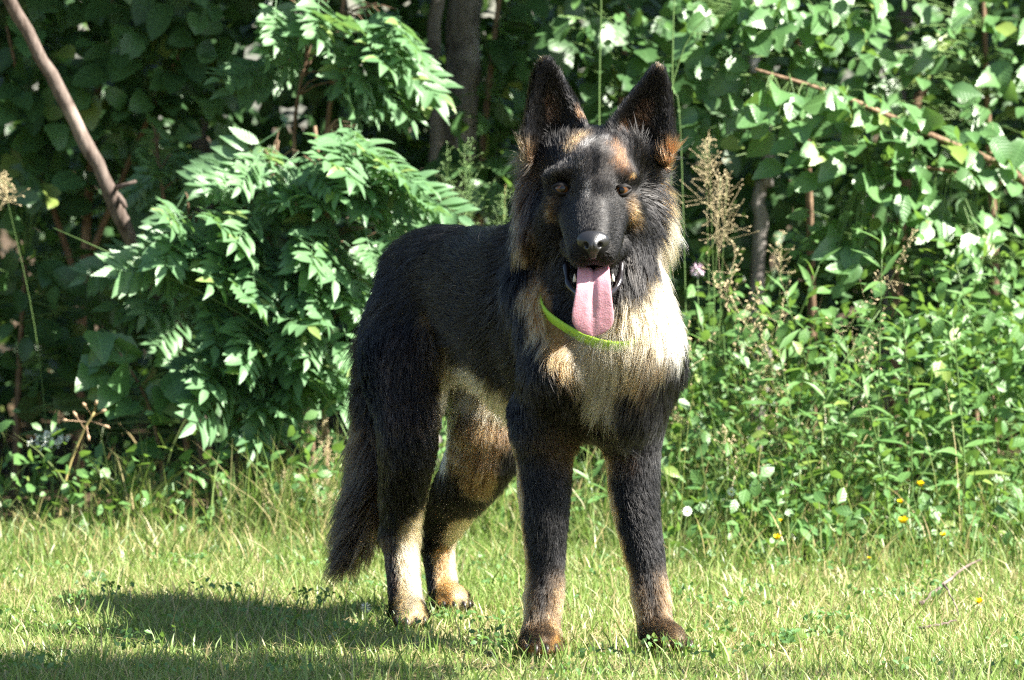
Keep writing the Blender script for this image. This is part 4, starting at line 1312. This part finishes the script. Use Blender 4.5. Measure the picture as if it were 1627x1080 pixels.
top = P(80, 720, 1.95)
g = Geo(); g.add(*tube(smooth_path([b, .5 * (b + top) + (.01, 0, 0), top], 8) - base, .0016, 5))
heads = []
for k in range(16):
    e = P(80 + rng.normal(0, 16), 700 + rng.normal(0, 8), 1.95 + rng.normal(0, .012)); heads.append(e)
    g.add(*tube(np.array([top, .5 * (top + e) - (0, 0, .003), e]) - base, .0007, 4, False))
obj("stem", g.mesh("stem", m_green), um)
for e in heads:
    g = Geo()
    for k in range(12):
        c = e + rng.normal(0, .0035, 3); sv, sf = sphere(.0018, 6, 4); g.add(sv + c - base, sf)
    obj("floret_cluster", g.mesh("floret_cluster", m_white), um)["kind"] = "stuff"

# ---- flowers
def flower(u, v, Y, label, kind, group=None, r=.011, gz=None):
    top = P(u, v, Y)
    b = np.array((top[0] + rng.uniform(-.03, .03), Y + .02, float(ground_z(top[0], Y)) - .004))
    base = np.array((b[0], b[1], 0.0))
    root = empty({"daisy": "daisy", "trefoil": "yellow_flower", "clover": "clover_flower"}[kind], base, label, "flower", group)
    g = Geo(); g.add(*tube(smooth_path([b, .5 * (b + top) + rng.normal(0, .005, 3), top], 8) - base, .0009, 5))
    obj("stem", g.mesh("stem", m_green), root)
    if kind == "daisy":
        nrm = unit(np.array((rng.uniform(-.2, .4), -.75, .6)))
        R = frame(np.array((0, 0, 1.0)), nrm)
        for k in range(14):
            a = 2 * math.pi * k / 14
            d = R @ np.array((math.cos(a), math.sin(a), .12))
            v_, q_, a_ = leaf_geo(r, r * .36, 'obov', 3, .1, .1, seed=k)
            Rk = frame(d, nrm)
            g = Geo(); g.add(v_ @ Rk.T + top + d * .002 - base, q_, a_)
            obj("petal", g.mesh("petal", m_white), root)
        sv, sf = sphere(r * .36, 10, 6, (1, 1, .6)); g = Geo(); g.add(sv + top - base, sf); obj("disc", g.mesh("disc", m_disc), root)
    elif kind == "trefoil":
        for k in range(5):
            a = 2 * math.pi * k / 5 + rng.uniform(-.2, .2)
            d = unit(np.array((math.cos(a), -.5 + .5 * math.sin(a), .5 + .3 * math.sin(a))))
            v_, q_, a_ = leaf_geo(r, r * .85, 'round', 4, .5, -.3, seed=k)
            g = Geo(); g.add(v_ @ frame(d, np.array((0, -.6, .8)) + rng.normal(0, .2, 3)).T + top - base, q_, a_)
            obj("petal", g.mesh("petal", m_yellow), root)
    else:
        g = Geo()
        for k in range(60):
            d = unit(rng.normal(0, 1, 3)); v_, q_, a_ = leaf_geo(r * .7, r * .22, 'lance', 2, .3, -.2, seed=k)
            g.add(v_ @ frame(d, unit(rng.normal(0, 1, 3))).T + top + d * r * .35 - base, q_, a_)
        obj("flower_head", g.mesh("flower_head", m_white if "white" in label else m_pink), root)["kind"] = "stuff"
flower(1200, 774, 1.5, "white daisy-like flower facing the camera right of the dog's foreleg", "daisy", r=.0105)
flower(1162, 781, 1.5, "small half-open white daisy left of the larger daisy", "daisy", r=.007)
flower(1092, 812, 1.35, "pale small daisy at the lawn edge beside the dog's foreleg", "daisy", r=.008)
flower(1435, 831, 1.2, "largest yellow trefoil flower at the right lawn edge", "trefoil", r=.015)
flower(1462, 772, 1.3, "yellow trefoil flower highest in the grass at the right", "trefoil", r=.012)
flower(1430, 799, 1.28, "pale yellow flower just above the largest yellow trefoil", "trefoil", r=.009)
flower(1498, 852, 1.15, "yellow flower low in the grass, right of the largest trefoil", "trefoil", r=.009)
flower(1235, 857, 1.1, "yellow flower at the lawn edge in the gap right of the dog", "trefoil", r=.012)
flower(1381, 888, .98, "tiny yellow flower in the lawn below the largest trefoil", "trefoil", r=.006)
flower(1555, 958, .56, "single yellow flower in the mown lawn beside the fallen twig", "trefoil", r=.011)
flower(1240, 828, 1.2, "small yellow bud above the lawn edge right of the dog", "trefoil", r=.006)
flower(581, 965, .55, "white clover head in the lawn left of the dog's hind paw", "clover", r=.010)
flower(530, 1013, .22, "white clover head in the lawn nearest the dog's shadow", "clover", r=.009)
flower(1108, 428, 1.9, "pink clover-like bloom beside the dog's neck ruff", "clover", r=.016)

# ---- fallen twig on the lawn
b = G(1480, 955)
ft = empty("fallen_twig", (b[0], b[1], 0), "bare grey forked twig lying on the lawn at the right", "twig")
base = np.array((b[0], b[1], 0))
def gp(u, v, z): 
    q = G(u, v); k = z / .95; q = q + (CAM - q) * k; return q
for nm, ps, r in (("stem", [gp(1462, 960, .006), gp(1490, 935, .02), gp(1520, 910, .03), gp(1555, 888, .03)], .004), ("side_shoot", [gp(1500, 928, .024), gp(1512, 950, .02), gp(1525, 978, .008)], .002), ("side_shoot", [gp(1450, 998, .006), gp(1490, 993, .012), gp(1518, 985, .01)], .003)):
    g = Geo(); pp = smooth_path(ps, 10) - base
    pp += rng.normal(0, .0012, pp.shape)
    g.add(*tube(pp, np.linspace(r, r * .5, 10), 6)); obj(nm, g.mesh(nm, m_dead), ft)

# ---- lawn weeds with broad leaves
def rosette(u, v, label, n, sc, meshes):
    b = G(u, v); base = np.array((b[0], b[1], 0.0))
    root = empty("lawn_weed", base, label, "weed")
    for k in range(n):
        a = k * 2.4; d = np.array((math.cos(a), math.sin(a), rng.uniform(.3, 1.2)))
        put_leaf(root, base, meshes[k % len(meshes)], base + (0, 0, .01), d, unit(np.array((.1, -.8, .5)) + rng.normal(0, .2, 3)), sc * rng.uniform(.8, 1.1))
rosette(388, 890, "plantain with pale oval leaves in the lawn left of the tail", 5, .55, ROUND)
rosette(335, 890, "small leafy weed beside the plantain in the lawn", 4, .5, BROAD)
rosette(150, 925, "bright green weed in the left part of the lawn", 6, .4, SMALL + ROUND)
rosette(1255, 1030, "yellow-green leafy weed in the lawn right of the forepaw", 4, .5, BROAD)
rosette(455, 760, "upright broad leaf rising from the long grass left of the tail", 4, .9, BROAD)

# ---- leaning dead branch
b = ground_at(345, 2.62)
base = np.array((b[0], b[1], 0))
db = empty("dead_branch", base, "grey-brown dead branch leaning diagonally across the top left", "branch")
pp = smooth_path([b, P(290, 560, 2.5), P(195, 350, 2.3), P(150, 250, 2.25), P(80, 120, 2.2), P(10, -10, 2.15), P(-60, -130, 2.1)], 34)
pp += rng.normal(0, .0018, pp.shape)
g = Geo(); g.add(*tube(pp - base, np.linspace(.017, .0125, 34) * rng.uniform(.9, 1.12, 34), 10)); obj("limb", g.mesh("limb", m_dead), db)
g = Geo(); g.add(*tube(np.array([P(180, 300, 2.27), P(198, 294, 2.24), P(216, 288, 2.23)]) - base, (.006, .0045, .003), 7)); obj("stub", g.mesh("stub", m_dead), db)
g = Geo(); g.add(*tube(np.array([P(186, 310, 2.28), P(196, 322, 2.26), P(200, 330, 2.26)]) - base, (.008, .006, .004), 7)); obj("stub", g.mesh("stub", m_dead), db)

# ---- leaf clouds for what is too deep to pick apart
def leaf_cloud(centers, size, up, mat, name):
    n = len(centers)
    d = unit(rng.normal(0, 1, (n, 3)) + np.array((0, 0, -.25)))
    nr = unit(np.asarray(up) + rng.normal(0, .6, (n, 3)))
    nr = unit(nr - d * np.sum(d * nr, 1, keepdims=True)); x = np.cross(d, nr)
    s = rng.uniform(*size, n)[:, None]
    prof = ((0, 0, 0), (-.30, .35, .06), (0, .4, 0), (.30, .35, .06), (-.24, .72, .0), (0, .74, -.05), (.24, .72, .0), (0, 1, -.14))
    vs = np.stack([centers + s * (px * x + py * d + pz * nr) for px, py, pz in prof], 1).reshape(-1, 3)
    rv = rng.random(n)
    at = np.stack([np.stack([np.full(n, px * 3.2), np.full(n, py), rv], 1) for px, py, pz in prof], 1).reshape(-1, 3)
    o = np.arange(n)[:, None] * 8
    q = np.concatenate([o + np.array((1, 2, 5, 4)), o + np.array((2, 3, 6, 5))])
    t = np.concatenate([o + np.array((0, 2, 1)), o + np.array((0, 3, 2)), o + np.array((4, 5, 7)), o + np.array((5, 6, 7))])
    return mesh_np(name, vs, [q, t], mat, True, {"lc": at})

# ---- trees: trunks seen through the leaves, crowns above the picture
def tree(label, path, r0, r1, crown, ncrown, mat=m_bark, limbs=3):
    base = np.array(path[0], float)
    root = empty("tree", (base[0], base[1], 0), label, "tree")
    b0 = np.array((base[0], base[1], 0))
    pp = smooth_path(path, 26); pp[1:-1] += rng.normal(0, .006, (24, 3))
    g = Geo(); g.add(*tube(pp - b0, np.linspace(r0, r1, 26) * rng.uniform(.95, 1.06, 26), 12)); obj("trunk", g.mesh("trunk", mat), root)
    top = pp[-1]
    cs = []
    for (cx, cy, cz, rx, ry, rz, n) in crown:
        c = np.array((cx, cy, cz))
        for k in range(limbs):
            e = c + unit(rng.normal(0, 1, 3)) * np.array((rx, ry, rz)) * .6
            i = rng.integers(16, 25)
            g = Geo(); g.add(*tube(smooth_path([pp[i], .5 * (pp[i] + e) + (0, 0, .15), e], 10) - b0, np.linspace(r1 * .7, .006, 10), 6)); obj("limb", g.mesh("limb", mat), root)
        m = int(n * ncrown)
        # clumpy: leaves gather round random twig ends
        ends = c + unit(rng.normal(0, 1, (max(8, m // 45), 3))) * np.array((rx, ry, rz)) * rng.random((max(8, m // 45), 1)) ** .45
        cs.append(ends[rng.integers(len(ends), size=m)] + rng.normal(0, .11, (m, 3)))
    cs = np.concatenate(cs)
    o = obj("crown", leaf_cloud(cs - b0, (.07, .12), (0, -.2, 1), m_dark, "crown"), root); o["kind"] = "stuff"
    return root
tree("thick grey tree trunk in the shade left of the dog's head", [ground_at(728, 3.25), P(730, 300, 3.25), P(737, 60, 3.25), P(742, -200, 3.25), P(735, -900, 3.3)], .046, .034,
     [(-.2, 3.6, 2.5, 1.3, 1.0, .9, 1), (-.9, 3.3, 1.9, .8, .6, .6, .6), (.15, 2.55, 1.75, .6, .28, .38, .6)], 3600)  # last lobe: low overhang added out of view to shade leaves behind
tree("slim grey tree trunk standing left of the thick trunk", [ground_at(690, 3.15), P(690, 300, 3.15), P(690, 60, 3.15), P(684, -250, 3.15), P(650, -900, 3.2)], .018, .012,
     [(-1.0, 3.1, 2.1, 1.1, .8, .8, 1), (-.45, 2.5, 1.55, .55, .25, .3, .5)], 3200)  # second lobe added above the frame to keep sun off the top left
tree("pale slender trunk among the leaves at the top right", [ground_at(1412, 3.4), P(1420, 300, 3.4), P(1432, 60, 3.4), P(1445, -200, 3.4), P(1460, -900, 3.4)], .022, .015,
     [(1.0, 3.4, 2.4, 1.2, .8, .8, 1), (1.9, 3.2, 2.1, .8, .6, .6, .6)], 3600)
tree("thin leaning brown stem in the top right corner", [ground_at(1420, 3.1), P(1440, 260, 3.1), P(1490, 90, 3.1), P(1540, -60, 3.1), P(1700, -600, 3.2)], .013, .008,
     [(2.0, 3.3, 2.4, 1.0, .7, .7, 1)], 2600, m_twig)
tree("short grey stem half hidden by leaves right of the dog's head", [ground_at(1205, 3.0), P(1208, 340, 3.0), P(1218, 250, 3.0), P(1190, -60, 3.1), P(1150, -700, 3.3)], .017, .011,
     [(.6, 3.1, 2.2, .9, .6, .6, 1)], 3000)
tree("dark tree stem in the deep shade behind the dead branch", [ground_at(320, 3.7), P(322, 300, 3.7), P(318, 60, 3.7), P(310, -200, 3.7), P(250, -800, 3.7)], .024, .016,
     [(-1.6, 3.6, 2.5, 1.2, .8, .8, 1), (-2.4, 3.4, 2.0, .8, .6, .6, .5), (-.95, 2.45, 1.65, .7, .35, .28, .7)], 3200)  # last lobe: unseen, added to block skylight over the left corner

tree("leafy tree beside the lawn whose crown shades the near left grass", [np.array((2.7, -1.0, -.02)), np.array((2.72, -1.0, .8)), np.array((2.6, -1.02, 1.6)), np.array((2.3, -1.05, 2.3)), np.array((2.0, -1.08, 2.7))], .05, .02,
     [(1.46, -1.24, 2.3, .42, .24, .24, 1), (2.9, -2.0, 2.9, .6, .35, .4, .6)], 1500)

# ---- undergrowth further back, one mass
def cloud_box(n, x0, x1, y0, y1, z0, z1, clump=30, sg=.07):
    m = max(4, n // clump)
    e = np.stack([rng.uniform(x0, x1, m), rng.uniform(y0, y1, m), rng.uniform(z0, z1, m)], 1)
    c = e[rng.integers(m, size=n)] + rng.normal(0, sg, (n, 3))
    c[:, 2] = np.maximum(c[:, 2], .03)
    return c
c1 = cloud_box(7000, -1.9, 1.9, 3.0, 3.7, .05, 1.15)
c1 = c1[~((c1[:, 0] < -.02) & (c1[:, 0] > -.2) & (c1[:, 2] > .6) & (c1[:, 1] < 3.35))]
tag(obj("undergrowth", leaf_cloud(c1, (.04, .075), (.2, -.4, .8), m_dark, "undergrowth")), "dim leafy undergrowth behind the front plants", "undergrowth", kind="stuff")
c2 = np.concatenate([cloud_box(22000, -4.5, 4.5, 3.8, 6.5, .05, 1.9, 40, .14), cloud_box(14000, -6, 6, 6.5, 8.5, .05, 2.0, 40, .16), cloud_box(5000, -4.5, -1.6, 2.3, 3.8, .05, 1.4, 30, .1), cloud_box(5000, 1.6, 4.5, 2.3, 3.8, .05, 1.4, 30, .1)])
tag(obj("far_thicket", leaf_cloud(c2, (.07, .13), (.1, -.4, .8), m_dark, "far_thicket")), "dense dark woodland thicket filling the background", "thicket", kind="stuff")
c3 = np.concatenate([cloud_box(4600, .28, 1.3, 1.7, 2.3, .03, .46, 22, .05), cloud_box(1300, .25, 1.3, 1.4, 1.75, .02, .11, 22, .05), cloud_box(900, -1.3, -.3, 1.7, 2.3, .02, .16, 26, .05), cloud_box(500, -.25, .3, 1.85, 2.3, .02, .25, 26, .05)])
tag(obj("ground_herbs", leaf_cloud(c3, (.010, .042), (.3, -.4, .8), m_small, "ground_herbs")), "low tangle of small-leaved herbs under the weeds", "herbs", kind="stuff")
c4 = cloud_box(3000, -1.2, 1.2, -.5, 1.9, .008, .02, 24, .03); c4[:, 2] = np.clip(c4[:, 2], .008, .03)
tag(obj("clover_patch", leaf_cloud(c4, (.007, .014), (.1, -.2, 1), m_small, "clover_patch")), "tiny clover leaves scattered through the lawn", "clover", kind="stuff")
